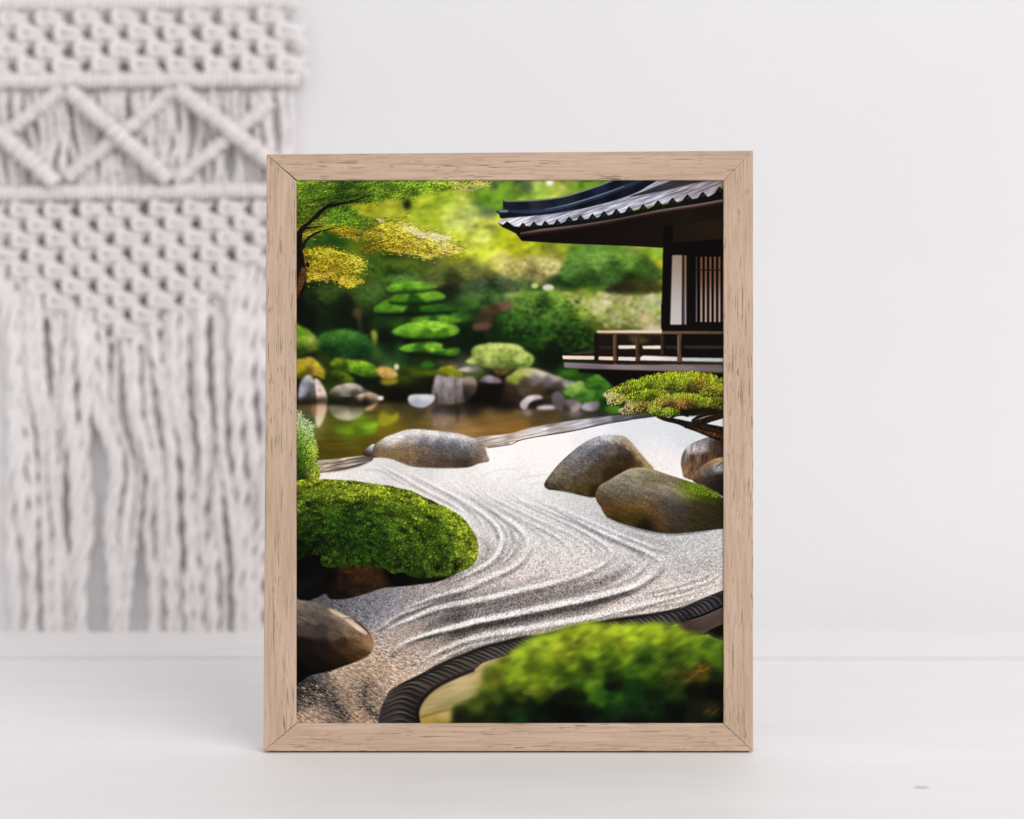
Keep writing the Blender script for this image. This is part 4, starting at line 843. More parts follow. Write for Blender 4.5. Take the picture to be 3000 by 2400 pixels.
    shape(6, "1828,700 1880,620 1960,550 2050,500 2140,480 2200,475 2200,860 2050,830 1900,760", "1870,650,826446 1960,570,96734b 2060,510,a07d50 2140,490,aa875a 1950,620,646064 2020,600,55504e 2080,590,afaaaa 2140,560,8c8787 2000,700,37302d 2100,680,28211c 1900,710,463728 2120,780,1e1914 2050,780,281e14", 9, 1.2, n_tex, fine=.05)
    stroke(pts(6, "2060,600 2100,560 2156,530"), [1, 3, 2], '1e1914', 1.0, .8)
    shape(6, "860,850 900,770 1000,710 1120,640 1200,600 1300,585 1420,600 1600,660 1760,710 1880,750 2000,800 2160,900 2200,920 2200,1170 2050,1210 1850,1235 1650,1250 1500,1240 1350,1210 1200,1170 1050,1120 960,1070 910,980 870,920",
          "1200,620,afa082 1300,610,b4a587 1450,650,9b916e 1600,680,9b876e 1050,710,a59b87 950,770,968c7d 1100,720,827d6e 1250,690,7d7864 1400,690,646048 1550,720,5f5a46 900,850,69553c 1000,800,5a5546 1150,790,787364 1280,760,a09682 1400,760,a08c73 1550,790,b4a087 1700,830,aa9678 1650,740,82735a 1750,770,5a7319 1850,790,64821e 1950,800,50690f 2050,850,4b640f 1800,830,788223 2000,900,3c410f "
          "1050,880,645537 1200,870,645a4b 1350,860,6e6459 1500,880,6e6459 1650,900,5f5550 950,950,5f3c23 1000,1020,644628 1150,980,6e5528 1300,960,785a2d 1400,970,786446 1550,980,504841 1700,1000,4b4441 1850,960,463c28 2000,1000,37321e 2120,950,32320f 1050,1080,41320f 1200,1100,46370f 1300,1080,50410f 1420,1070,2d2307 1480,1090,7d5a32 1450,1040,735537 1520,1150,644628 1600,1100,4b4139 1350,1170,140f05 1420,1190,1c1408 1700,1150,46392d 1850,1120,41371e 1900,1180,373219 2050,1120,37301e 2120,1050,2d280f 1600,1230,32281c 1550,1200,5f4623", 17, 1.2, [(.10, 26, 6, 25), (.06, 6, 4, 0)], fine=.08, gam=1.10, grey=.12)
    stroke(pts(6, "900,790 1000,725 1120,655 1210,615 1310,602 1430,618 1600,675"), [2, 4, 5, 5, 5, 5, 2], 'bcab8a', 3, .6)
    stroke(pts(6, "1400,745 1520,770 1650,810 1760,850"), [2, 7, 7, 3], 'b9a587', 4, .5)
    stroke(pts(6, "1200,840 1300,790 1450,780 1600,850"), [1, 4, 5, 1], '504a3c', 3, .5)
    stroke(pts(6, "1280,890 1340,860 1420,850 1500,880"), [1, 4, 4, 1], '463f34', 3, .45)
    stroke(pts(6, "1280,690 1380,720 1520,740 1650,790"), [1, 5, 5, 1], '4b4a32', 3, .45)
    x, y = scatter(pts(6, "1680,780 1800,730 1950,770 2100,850 2150,900 2000,880 1850,850"), 700)
    dashes(x, y, rng.normal(1, 2, 700), -rng.uniform(0, 4, 700), hexc('6e8c1e')[None] * rng.uniform(.5, 1.3, 700)[:, None], 6)
    stroke(pts(6, "960,1080 1100,1140 1300,1205 1500,1245 1700,1255 1900,1235 2156,1190"), [2, 5, 6, 5, 5, 4, 3], '23211c', 2, .6)
    # dark stones under the moss, the big stone below them
    shape(7, "-40,-180 300,-200 900,-90 1000,-60 1500,40 1450,110 1200,150 1000,170 880,180 700,240 500,290 350,290 300,240 180,290 -40,330", "100,0,060605 300,100,0a0806 600,80,321e0f 700,40,3c2611 800,120,321f0c 500,150,23160c 650,200,281a0c 1000,80,040404 1300,80,0a0c05 450,250,140c08 100,150,0c0d0f 150,250,08080a 880,160,23190c", 14, 1.6, [(.25, 12, 8, 0)])
    shape(7, "-60,290 40,300 160,315 300,355 450,430 590,500 700,590 775,680 785,770 740,850 640,910 480,970 330,1020 150,1060 -60,1110",
          "30,330,7d7164 150,350,6e6459 280,390,64594e 400,430,a8947d 500,470,b9a58c 330,390,7d6e60 60,450,695f58 200,480,5f554e 350,520,5a4e46 450,520,6e5f52 100,600,4b4139 250,620,463c34 400,640,5f4e3f 550,600,826a55 650,640,82664e 700,720,8c694b 750,740,a07d5a 600,750,64482f 450,750,3c2a1c 250,760,231912 80,750,1a120c 150,900,170f09 350,880,281a0c 550,870,46301a 680,840,553c23 500,940,1e1409 300,980,0f0a07 100,1020,080605 700,560,64503c", 11, 1.5, [(.10, 40, 7, 24), (.06, 14, 4, 24)], fine=.05, gam=1.05, grey=.1)
    shape(7, "500,500 560,510 640,560 720,630 700,650 600,590", "560,530,d2bea5 650,590,dcc8af 700,640,c8af91", 8, 1.6)
    shape(7, "330,390 400,410 500,460 590,492 500,485 400,450", "400,425,c8b496 500,470,d2c3a5", 8, 2)
    stroke(pts(7, "480,482 560,485 630,525 700,590 755,650"), [1, 3, 4, 4, 1], '3c2d23', 1.2, .85)
    stroke(pts(7, "590,660 640,675 680,720"), [1, 2.5, 1], '2d2019', 1.2, .8)
    stroke(pts(7, "580,655 625,665 655,685"), [1, 3, 1], 'cdb496', 1.2, .7)

def paint_moss():
    # clipped bush at the left edge
    P = pts(5, "-60,-160 20,-160 60,-130 90,-80 150,-40 180,20 175,110 215,190 220,290 190,350 235,420 240,480 220,530 120,550 -60,560")
    shape(5, P, "50,0,82a573 120,20,8cac7d 60,100,5a8246 130,150,6e9150 80,250,466e1e 170,260,829b32 60,350,23410f 150,420,5f7823 60,480,1a2d0a 200,480,737d28 150,530,2d370c 30,200,3c641e", 14, 1.5, [(.25, 7, 5, 20)], rough=5)
    n = 2600; x, y = scatter(spline(P, True), n); x += rng.normal(0, 3, n); o = rng.permutation(n); x, y = x[o], y[o]
    cp = cpts(5, "50,-100,b4c8a0 50,0,96b482 120,20,a5c396 60,100,6e9655 130,150,8caf64 80,250,558223 170,260,96b43c 60,350,2d5514 150,420,6e8c28 60,480,1e370c 200,480,8c9632 30,200,466e23")
    a = np.radians(rng.normal(-55, 35, n)); l = rng.uniform(2, 6, n)
    dashes(x, y, l * np.cos(a), l * np.sin(a), (sample(cp, 14, x, y) * np.clip(rng.normal(1, .45, n), .2, 1.9)[:, None]).astype(np.float32), 7)
    # moss dome
    P = pts(5, "-80,560 0,545 150,535 350,535 600,550 800,578 1000,612 1180,660 1350,735 1500,810 1640,890 1730,980 1800,1080 1835,1190 1830,1300 1780,1390 1690,1450 1560,1500 1400,1530 1200,1520 1080,1470 960,1475 900,1430 760,1410 600,1405 460,1415 320,1420 250,1370 260,1300 150,1290 -80,1310")
    cp = cpts(5, "100,570,a0a51e 300,560,aab423 600,575,a5b423 850,600,a0aa1e 1050,640,96a01e 1250,720,96a01e 1450,810,96a01e 1620,910,91a01e 1750,1050,96a51e 1800,1200,a0af23 1790,1320,91a023 "
        "200,660,646e0f 100,740,646914 400,650,82911e 600,660,869619 800,690,828c19 1000,720,738214 1200,800,738719 1400,880,6e8719 1550,980,738c1e 1680,1100,7d911e 1700,1250,7d8c1e 1600,1350,5f6e19 1650,1430,6e7d1e "
        "300,760,787814 150,850,3c4b0c 400,850,2d500a 600,830,326414 800,830,4b6e14 1000,850,5a7819 1200,950,557319 1400,1020,4b6914 1500,1120,5a7319 300,1000,235514 500,950,194b0c 700,950,285f14 900,980,326914 1100,1080,50731e 1300,1150,466914 "
        "150,1100,1a370c 400,1080,195014 650,1080,195a14 850,1100,1e5514 1050,1200,415f14 1250,1280,415f19 1450,1300,466419 1550,1430,46551e 1350,1430,41551c 100,1250,0c1608 300,1300,37500f 500,1330,2d460f 700,1300,28500f 900,1330,28460f 1100,1380,325014 1250,1490,283c14 600,1200,0f320a 400,1200,0f2d0a 200,1200,0a1e08 800,1220,144110 450,1400,283c0f 800,1400,1e320c 1400,1060,1e2d0a 560,900,14320a 1000,1440,283c0f")
    def moss_green(c):
        l = float(c @ np.array([.3, .59, .11], np.float32)); xs = (0, .1, .22, .36, .5, .62, .8)
        r = np.array([np.interp(l, xs, v) for v in ((.01, .08, .165, .285, .45, .59, .74), (.02, .15, .29, .43, .56, .66, .80), (.01, .03, .06, .09, .13, .16, .3))], np.float32)
        return .72 * r + .28 * c
    cp = [(x, y, moss_green(c)) for x, y, c in cp]
    poly = spline(P, True)
    win, m = shape(5, P, cp, 20, 1.2, rough=4)
    s = win.sl(); h, w = win.h, win.w
    yy, xx = np.mgrid[0:h, 0:w].astype(np.float32)
    # tufts in flowing rows
    mx, my = to_px(5, 520, 1500)
    rr = np.hypot((xx + win.x0 - mx) / 385, (yy + win.y0 - my) / 285); th = np.arctan2((yy + win.y0 - my) / 285, (xx + win.x0 - mx) / 385)
    g = rng.standard_normal((90, 60)).astype(np.float32)
    def polar(fr, ft):
        a_, b_ = np.clip(rr * fr, 0, 87.9), (th + math.pi) / (2 * math.pi) * ft
        i_, j_ = a_.astype(int), np.clip(b_.astype(int), 0, 57); u_, v_ = a_ - i_, b_ - j_
        u_ = u_ * u_ * (3 - 2 * u_); v_ = np.clip(v_, 0, 1); v_ = v_ * v_ * (3 - 2 * v_)
        return (g[i_, j_] * (1 - v_) + g[i_, j_ + 1] * v_) * (1 - u_) + (g[i_ + 1, j_] * (1 - v_) + g[i_ + 1, j_ + 1] * v_) * u_
    a = polar(24, 52) * .17 + polar(41, 58) * .10 + noise(h, w, 24, 7, 12, 2) * .13 + noise(h, w, 60, 30, 0, 1) * .05
    tuft = grain(h, w, 1.3); tuft2 = grain(h, w, 2.1)
    sh = np.clip(.78 + a * .9 + .17 * tuft + .07 * tuft2, .15, 1.4)
    col = cfield(cp, 22, win) * sh[..., None]
    hi = np.clip(tuft * .6 + tuft2 * .4 - .55 + a * .6, 0, 1)[..., None]
    col = col * (1 - hi * .5) + hi * .5 * (col * 1.35 + np.array([.08, .08, .0], np.float32))
    comp(win, m, np.clip(col, 0, 1))
    n = 11000; x, y = scatter(poly, n)
    o = rng.permutation(n); x, y = x[o], y[o]
    k = np.radians(rng.normal(-70, 50, n)); l = rng.uniform(1.2, 3.4, n)
    flow = a[np.clip(y - win.y0, 0, h - 1).astype(int), np.clip(x - win.x0, 0, w - 1).astype(int)]
    c = sample(cp, 22, x, y) * np.clip(.80 + flow * 1.2 + rng.normal(0, .19, n), .2, 1.35)[:, None]
    dashes(x, y, l * np.cos(k), l * np.sin(k), c.astype(np.float32), 5)
    # shade under its right-hand rim
    stroke(pts(5, "1100,1530 1300,1545 1500,1520 1600,1490"), [8, 12, 8, 3], '0c0a08', 2.5, .85)

def paint_bonsai():
    # branches first
    B = lambda s, w, c='1e120c', so=.8, tx=.35: stroke(pts(4, s), w, c, so, 1, tex=tx)
    B("2200,1300 2050,1260 1900,1215 1790,1190 1700,1160 1560,1130 1480,1100", [46, 40, 30, 22, 16, 13, 10])
    B("1760,1220 1800,1205 1900,1235", [4, 14, 6])
    B("1800,1190 1900,1160 2050,1110 2200,1050", [14, 16, 14, 12], '28190f')
    B("1920,1185 2000,1150 2100,1120 2200,1085", [10, 10, 10, 12], '23160e')
    B("1830,1150 1900,1110 2000,1080 2100,1060", [8, 10, 10, 10], '1e140c')
    B("1600,1140 1650,1100 1720,1080 1800,1100", [8, 9, 10, 8])
    stroke(pts(4, "1850,1225 1950,1260 2060,1290 2200,1320"), [2, 8, 10, 8], '5a371e', 1.5, .7, tex=.4)
    stroke(pts(4, "1900,1200 2000,1225 2150,1270"), [2, 4, 5], '412819', 1.2, .7)
    shape(4, "1100,1040 1250,990 1500,940 1800,930 2200,950 2200,1060 2000,1070 1850,1100 1700,1090 1560,1100 1430,1090 1350,1050 1200,1070", "1300,1020,1e190a 1700,1000,140f08 2000,1020,1a140a", 20, 2, rough=5)
    pads = [ # outline (top, going right; then back along the lower side), needle colours
        ("960,880 1050,830 1200,760 1350,720 1500,685 1650,668 1850,668 2000,690 2110,730 2200,750 2200,840 2050,830 1950,860 1820,870 1700,850 1550,830 1400,830 1250,850 1100,900 1000,920",
         "1000,890,a09b46 1100,830,96a528 1250,760,8caf19 1450,700,96b919 1650,680,a0be14 1850,680,9baf14 2050,720,919b19 1300,820,7d8c1e 1500,770,82a019 1700,760,879b19 1900,770,826e1e 1650,830,4b4b14 1850,840,463c14 2100,800,64641e 1200,840,696e1e 1450,815,3c460f", 3800),
        ("945,895 985,930 1000,990 1060,1000 1120,970 1180,930 1250,920 1150,900 1080,880", "980,910,aaa06e 1020,970,918c50 1100,940,8c8c3c 1200,920,786e28", 900),
        ("1110,1045 1130,1080 1200,1085 1300,1070 1400,1050 1440,1000 1380,960 1250,940 1180,960 1170,1010", "1150,1050,aaa073 1250,1060,8c8246 1250,980,78692d 1380,980,6e6e28 1350,1040,504619 1200,1000,a0965a", 1300),
        ("1170,920 1250,870 1350,850 1480,840 1560,860 1620,870 1540,900 1420,930 1300,940 1220,940", "1220,900,8cb414 1350,870,91b919 1500,860,8ca51e 1300,925,5a6e14 1550,885,50550f 1430,920,46500f", 1100),
        ("1920,880 1980,830 2080,800 2200,790 2200,900 2080,900 1990,910", "1980,860,828719 2080,820,91a019 2150,830,969b1e 2050,880,504610 2150,890,3c320f", 800),
        ("1410,1000 1480,930 1560,900 1680,885 1820,890 1950,920 2080,940 2200,965 2200,1040 2050,1020 1900,1020 1780,1030 1640,1020 1520,1010 1450,1040", "1480,940,8c872d 1560,910,87a01e 1700,895,8cb914 1850,905,91b919 2000,940,8ca519 2150,970,8c9619 1550,960,826432 1700,965,8c6432 1780,980,6e4b23 1900,980,5a6414 2050,990,5a5a14 1600,1010,3c280f 1850,1015,32280c 2100,1020,3c340f", 2700),
        ("1400,1060 1450,1020 1520,1030 1600,1035 1680,1050 1700,1090 1600,1100 1480,1100", "1480,1050,829b28 1600,1050,87aa28 1650,1080,4b5a14 1500,1090,50641e", 700)]
    for out, colr, n in pads:
        P = pts(4, out); poly = spline(P, True, 5); cp = cpts(4, colr)
        shape(4, P, [(x, y, c * .5) for x, y, c in cp], 13, 1.4, [(.3, 6, 4, 30)], rough=3)
        x, y = scatter(poly, n)
        x += rng.normal(0, 1.5, n)
        cx = poly[:, 0].mean()
        fan = np.clip((x - cx) / (np.ptp(poly[:, 0]) + 1) * 80, -50, 50)
        a = np.radians(-90 + fan * .6 + rng.normal(0, 22, n)); l = rng.uniform(5, 12, n)
        c = sample(cp, 13, x, y)
        f = np.clip(rng.normal(1.0, .33, n), .2, 1.8)[:, None]
        base = c * f * .45; tip = c * f * 1.22 + .015
        dashes(x, y + 3, l * np.cos(a), l * np.sin(a), np.stack([base, tip], 1).astype(np.float32), 14)
        # dark hollows under each tuft
        x, y = scatter(poly, n // 6)
        low = sample([(px, py, np.array([(py - poly[:, 1].min()) / np.ptp(poly[:, 1])] * 3, np.float32)) for px, py, _ in cp], 13, x, y)[:, 0] > .55
        x, y = x[low], y[low]
        if len(x):
            l = rng.uniform(2, 8, len(x)); a = np.radians(rng.normal(-60, 40, len(x)))
            dashes(x, y, l * np.cos(a), l * np.sin(a), np.repeat(hexc('140f08')[None], len(x), 0), 9)

def paint_front():
    # inside the rope edging: pale stone and board
    shape(7, "1150,1450 1220,1300 1380,1150 1600,1040 1800,960 2100,860 2250,1200 2000,1560 1200,1580", "1350,1350,aa9569 1450,1250,b4a073 1650,1150,beaa7d 1850,1050,b49f6e 1700,1250,a59661 1500,1400,8c8250 1300,1430,a08c5f 1350,1520,af8c3c 1500,1480,b99b5a 1900,1200,96914b", 20, 2.4, [(.06, 40, 10, -20)])
    stroke(pts(7, "1260,1480 1380,1450 1500,1420 1620,1400"), [5, 5, 4, 2], '46411e', 3, .8)
    shape(7, "1240,1540 1300,1490 1450,1440 1560,1430 1560,1580 1240,1580", "1350,1500,aa9146 1480,1460,bea064 1450,1550,8c7d2d", 12, 3)
    shape(8, "1560,800 1640,750 1800,700 2000,610 2140,570 2140,760 2000,830 1900,860 1700,900", "1700,760,4b3c37 1850,720,5f4d46 2000,660,554641 1900,780,46372d 2050,720,503f37 1750,820,37281e", 20, 1.6, [(.1, 50, 5, -24)], closed_spline=False)
    shape(8, "1900,850 2077,765 2150,740 2150,960 2000,900", "2000,850,0c0806 2100,850,080605", 20, 1.6, closed_spline=False)
    stroke(pts(8, "1880,860 1990,800 2150,735"), [5, 7, 6], '0c0806', 1.2)
    # rope-like edging tiles
    outer = np.vstack([pts(7, "820,1600 850,1420 900,1300 950,1210 1080,1130 1250,1050 1400,960 1600,880 1800,790 2000,740 2156,690"), pts(8, "100,905 300,860 700,770 1000,705 1300,660 1600,605 1800,530 2000,450 2140,395")])
    inner = np.vstack([pts(8, "2140,560 2000,625 1850,690 1650,755 1400,790 1000,830 500,960 0,1060"), pts(7, "1900,930 1800,1000 1600,1080 1420,1170 1300,1280 1230,1400 1240,1500 1260,1600")])
    q0 = spline(outer, False, 8); q1 = spline(inner, False, 8)
    poly = np.vstack([q0, q1])
    win, m = shape(7, poly, cpts(7, "900,1480,3c3634 1050,1450,46403c 1100,1250,322d2b 1000,1220,50473f 1250,1150,4b433c 1400,1050,46403b 1600,980,4b433c 1800,900,504841 2000,800,55504e 1200,1300,28221f 1150,1480,1e1916") + cpts(8, "1000,740,46413c 1300,700,504a48 1600,650,46444b 1800,580,41424b 2000,500,373943 2060,540,28282d 1700,700,1e1c1e"), 18, 1.1, closed_spline=False)
    stroke(np.vstack([pts(7, "1255,1600 1235,1500 1235,1400 1300,1280 1420,1175 1600,1085 1800,1005"),]), [8, 8, 9, 10, 9, 8], '0c0907', 2.0, .9)
    stroke(pts(8, "1650,735 1850,675 2000,610 2140,545"), [4, 7, 7, 6], '0c0a0a', 1.2, .95)
    stroke(pts(8, "1640,745 1850,690 2000,627 2140,565"), [1.5, 2, 2, 2], '6e5f58', .8, .8)
    # twisted ribs along the edging
    L0 = np.concatenate([[0], np.cumsum(np.linalg.norm(np.diff(q0, axis=0), axis=1))])
    q1r = q1[::-1]; L1 = np.concatenate([[0], np.cumsum(np.linalg.norm(np.diff(q1r, axis=0), axis=1))])
    tot = L0[-1]; s = 6.0; i = 0
    while s < tot - 8:
        f = s / tot
        a = np.array([np.interp(s, L0, q0[:, 0]), np.interp(s, L0, q0[:, 1])])
        sh = min(1, f + (.05 if f > .25 else .05 * f / .25))
        b = np.array([np.interp(sh * L1[-1], L1, q1r[:, 0]), np.interp(sh * L1[-1], L1, q1r[:, 1])])
        mid = (a + b) / 2 + np.array([0, -4.0]) + (b - a)[::-1] * np.array([.12, -.12])
        P = np.array([a * .94 + b * .06, mid, b * .9 + a * .1])
        near = 1 - f
        stroke(P, [2, 6.5, 3], '13100e', 1.5, .85, 5)
        stroke(P + np.array([4.5, -4.2]), [1, 5.0, 1], ('5f5751', '6e665f', '524c48')[i % 3], 1.8, .75, 5)
        s += rng.uniform(14, 21); i += 1
    stroke(pts(8, "1650,603 1800,528 2000,447 2140,392"), [1, 2, 2.5, 2], 'e1dcdc', .8, .8)
    # out-of-focus bush in front
    P = np.vstack([pts(8, "-560,1700 -545,1560 -330,1450 -270,1300 -240,1180 -60,1080 60,990 180,900 330,850 480,800 640,760 800,735 950,750 1100,750 1250,745 1400,740 1560,745 1640,770 1680,820 1800,830 1900,850 2000,890 2160,960 2160,1800 -450,1800")])
    cp = cpts(8, "-300,1560,3c4b14 -150,1300,5a6419 -60,1150,647814 50,1050,829b1e 200,960,82a528 400,880,8caf1e 600,820,8caa1e 800,780,96b41e 1000,800,91a51e 1200,800,8caa1e 1400,790,96b41e 1560,790,82a01e 1700,860,6e8c14 1850,900,648719 2000,950,507814 2077,1020,465f14 "
        "300,950,8ca528 500,950,8c9b1e 750,900,7d8c1e 1000,900,8ca519 1250,900,96b919 1450,900,87aa14 1600,950,5a7314 1750,960,5f8214 1900,1030,4b7310 2050,1130,415f0f 100,1100,8caa23 300,1050,87a01e 550,1050,82961e 800,1000,87a519 950,980,5f7814 1100,1000,788c14 1300,980,325014 1450,1030,466414 1600,1080,28410a 1750,1080,3c5a0f "
        "200,1150,46550f 400,1150,5f780f 600,1130,6e8714 800,1080,649114 950,1080,466914 1150,1080,648c14 1300,1120,1e370a 1000,1150,3c5a0f 50,1220,739119 200,1260,64820f 350,1280,5a780f 500,1250,2d460a 700,1200,465f14 750,1150,1e2d08 850,1250,3c640f 1000,1250,1e370a 1200,1200,3c6e14 1330,1210,557d14 "
        "50,1340,6e8c19 250,1350,73911e 450,1330,64821e 650,1300,2d500c 800,1330,4b7314 1000,1330,0a1406 1200,1350,0f2d0c 1400,1300,1c3708 1550,1250,37460f 1700,1250,3c3c0f 1850,1220,463c10 2000,1250,1c280a 100,1430,3c460f 300,1420,414b0c 500,1450,0a1406 650,1480,141e08 850,1470,326e14 1000,1480,1e5014 1200,1480,0f320f 1400,1450,0a1e08 1600,1430,1c2d0a 1800,1400,0a0f05 2000,1400,060804 "
        "0,1520,0c140a 200,1550,0a1e0c 400,1560,060a06 600,1600,050805 800,1600,081208 1000,1560,0f2d10 1200,1580,0f2d0f 1400,1560,0f280c 1600,1580,060c06 1800,1600,14190a 1950,1600,28230f 2050,1650,050604 50,1650,143214 300,1680,06140a 600,1690,050805 900,1700,0c1c0c 1200,1690,081408 1500,1690,0a1408 1900,1700,0a140a -100,1450,32460f -200,1600,1e280c -350,1680,1a1f0c -50,1650,0f230c")
    poly = spline(P, True)
    win = Win(poly, 26)
    m = fill(poly, win)
    nz = noise(win.h, win.w, 26, 10, -20, 2) * .2
    mi = blur(m, 7); m = np.clip((mi + nz * np.clip(4 * mi * (1 - mi), 0, 1) - .5) * 2 + .5, 0, 1); m = np.maximum(blur(m, 6.0), np.clip(mi * 8 - 7, 0, 1))
    col = cfield(cp, 14, win, 5)
    t = noise(win.h, win.w, 30, 14, -18, 2) * .22 + noise(win.h, win.w, 44, 20, -20, 1) * .14
    col = blur(np.clip(col * (1 + t)[..., None], 0, 1), 3.2)
    yy, xx = np.mgrid[0:win.h, 0:win.w]
    st = noise(win.h, win.w, 60, 3.0, -35, 1)
    k = np.clip((xx + win.x0 - 700) / 420, 0, 1)
    col = np.clip(col * (1 + .07 * st * k)[..., None] + (.006 * st * k)[..., None], 0, 1)
    comp(win, m, col)
    n = 240; x, y = scatter(poly, n); y0 = poly[:, 1].min()
    cc = sample(cp, 14, x, y) * np.where(rng.random(n) < .55, rng.uniform(1.1, 1.45, n), rng.uniform(.35, .7, n))[:, None]
    keep = y > y0 + 22
    blobs(x[keep], y[keep], rng.uniform(6, 17, n)[keep], rng.uniform(4, 8, n)[keep], np.clip(cc, 0, 1)[keep], 5.0, .34)
    px, py = to_px(8, 175, 1420); blobs([px], [py], [17], [8], [hexc('6e7037')], 1.2, .5); blobs([px], [py], [14], [5.5], [hexc('5a5f28')], 1.4, .5)
    for u, v, c in ((1800, 1230, '96691e'), (1850, 1200, 'aa7323'), (1930, 1630, '5f4b28'), (1950, 1600, '463719')):
        px, py = to_px(8, u, v); n = 14
        x = px + rng.normal(0, 12, n); y = py + rng.normal(0, 7, n); a = np.radians(-35 + rng.normal(0, 5, n)); l = rng.uniform(8, 26, n)
        for i in range(n): stroke(np.array([[x[i], y[i]], [x[i] + l[i] * math.cos(a[i]), y[i] + l[i] * math.sin(a[i])]]), [1, 2, 1], c, 1.0, .5, 2)

def paint_garden():
    """returns the picture, rows top to bottom, display values 0..1"""
    paint_far_garden(); IMG[:760] = blur(IMG[:760], 2.3); paint_sand(); paint_house(); paint_tree(); paint_logs_and_rocks(); paint_moss(); paint_bonsai(); paint_front()
    im = np.clip(IMG, 0, 1); l = (im @ np.array([.3, .59, .11], np.float32))[..., None]
    g = np.clip((im[..., 1:2] - np.maximum(im[..., 0:1] * .9, im[..., 2:3])) * 4, 0, 1)      # greens calmer
    im = l + (im - l) * (.97 - .17 * g)
    im = im * (1 - .03 * g)
    gd = np.clip((im[..., 1] - im[..., 0]) * 5, 0, 1); im[..., 2] *= 1 - .32 * gd; im[..., 0] += .05 * gd * im[..., 1]      # leaf greens lean to olive
    return np.clip(im + .10 * (im - .45) * (1 - np.abs(2 * im - 1) * .6), 0, 1)

def build_print():
    pic = paint_garden()
    h, w = PH // 2, PW // 2
    pic = pic[:h * 2, :w * 2].reshape(h, 2, w, 2, 3).mean((1, 3))
    pic = np.clip(pic + .55 * (pic - blur(pic.astype(np.float32), 1.0)), 0, 1)      # crisp, like a sharpened photo print
    lin = np.where(pic <= .04045, pic / 12.92, ((pic + .055) / 1.055) ** 2.4) * INK_GAIN
    x = np.linspace(wx(866) - FX, wx(2122) - FX, w, dtype=np.float32); z = np.linspace(wz(526), wz(2122), h, dtype=np.float32)
    co = np.zeros((h, w, 3), np.float32); co[..., 0] = x[None]; co[..., 1] = .0016; co[..., 2] = z[:, None]
    i = np.arange(h * w).reshape(h, w)
    quads = np.stack([i[1:, :-1], i[1:, 1:], i[:-1, 1:], i[:-1, :-1]], -1).reshape(-1, 4).astype(np.int32)
    me = bpy.data.meshes.new('print'); nq = len(quads)
    me.vertices.add(h * w); me.vertices.foreach_set('co', co.ravel())
    me.loops.add(nq * 4); me.loops.foreach_set('vertex_index', quads.ravel())
    me.polygons.add(nq); me.polygons.foreach_set('loop_start', np.arange(0, nq * 4, 4, dtype=np.int32))
    me.update(calc_edges=True)
    at = me.color_attributes.new('ink', 'FLOAT_COLOR', 'POINT')
    rgba = np.ones((h * w, 4), np.float32); rgba[:, :3] = lin.reshape(-1, 3); at.data.foreach_set('color', rgba.ravel())
    o = link('print', me, INK, frame)
    o['label'] = 'print of a garden with raked gravel, stones, moss and a tiled pavilion'
    return o
INK_GAIN = 1.0
build_print()

# ---------------------------------------------------------------- macrame hanging
random.seed(11)
YM = .584                                   # plane of the cords
hang = thing('macrame_hanging', 'off-white knotted cotton macrame hanging with long fringe on the white wall', 'macrame', (wx(400, YM), YM, wz(0, YM)))
HO = hang.location.copy()
K = (YM + D) / F                            # metres per picture pixel there
def mp(px, py, off=0.0): return Vector((wx(px, YM), YM + off, wz(py, YM))) - HO

def tube(bm, pts_, rad, sides=8, caps=True):
    """a tube along points; rad is a number or a list"""
    n = len(pts_); rads = rad if isinstance(rad, (list, tuple)) else [rad] * n
    rings = []; up = Vector((0, -1, 0))
    for i, p in enumerate(pts_):
        t = (pts_[min(i + 1, n - 1)] - pts_[max(i - 1, 0)])
        t = t.normalized() if t.length > 1e-9 else Vector((0, 0, 1))
        a = t.cross(up)
        if a.length < 1e-3: a = t.cross(Vector((1, 0, 0)))
        a.normalize(); b = t.cross(a)
        rings.append([bm.verts.new(p + (a * math.cos(k * 2 * math.pi / sides) + b * math.sin(k * 2 * math.pi / sides)) * rads[i]) for k in range(sides)])
    for r0, r1 in zip(rings, rings[1:]):
        for k in range(sides): bm.faces.new((r0[k], r0[(k + 1) % sides], r1[(k + 1) % sides], r1[k]))
    if caps: bm.faces.new(rings[0][::-1]); bm.faces.new(rings[-1])

def curve(pts_, n=6):
    q = [2 * pts_[0] - pts_[1]] + list(pts_) + [2 * pts_[-1] - pts_[-2]]; out = []
    for i in range(1, len(q) - 2):
        a, b, c, d = q[i - 1:i + 3]
        for k in range(n):
            t = k / n
            out.append(.5 * (2 * b + (c - a) * t + (2 * a - 5 * b + 4 * c - d) * t * t + (3 * b - a - 3 * c + d) * t ** 3))
    out.append(pts_[-1]); return out

def rope(bm, path, r, pitch, plies=2, sides=7, twist=1):
    """a laid rope: plies wound round the path"""
    L = 0.0; rp = r * (.62 if plies == 2 else .52); ro = r * (.46 if plies == 2 else .54)
    lens = [0.0]
    for a, b in zip(path, path[1:]): lens.append(lens[-1] + (b - a).length)
    for k in range(plies):
        pp = []
        for i, p in enumerate(path):
            t = (path[min(i + 1, len(path) - 1)] - path[max(i - 1, 0)]).normalized()
            a = t.cross(Vector((0, -1, 0))).normalized(); b = t.cross(a)
            an = twist * 2 * math.pi * lens[i] / pitch + k * 2 * math.pi / plies
            pp.append(p + (a * math.cos(an) + b * math.sin(an)) * ro)
        tube(bm, pp, rp, sides)

def dense(path, step):
    out = [path[0]]
    for a, b in zip(path, path[1:]):
        n = max(1, int((b - a).length / step))
        for i in range(1, n + 1): out.append(a.lerp(b, i / n))
    return out

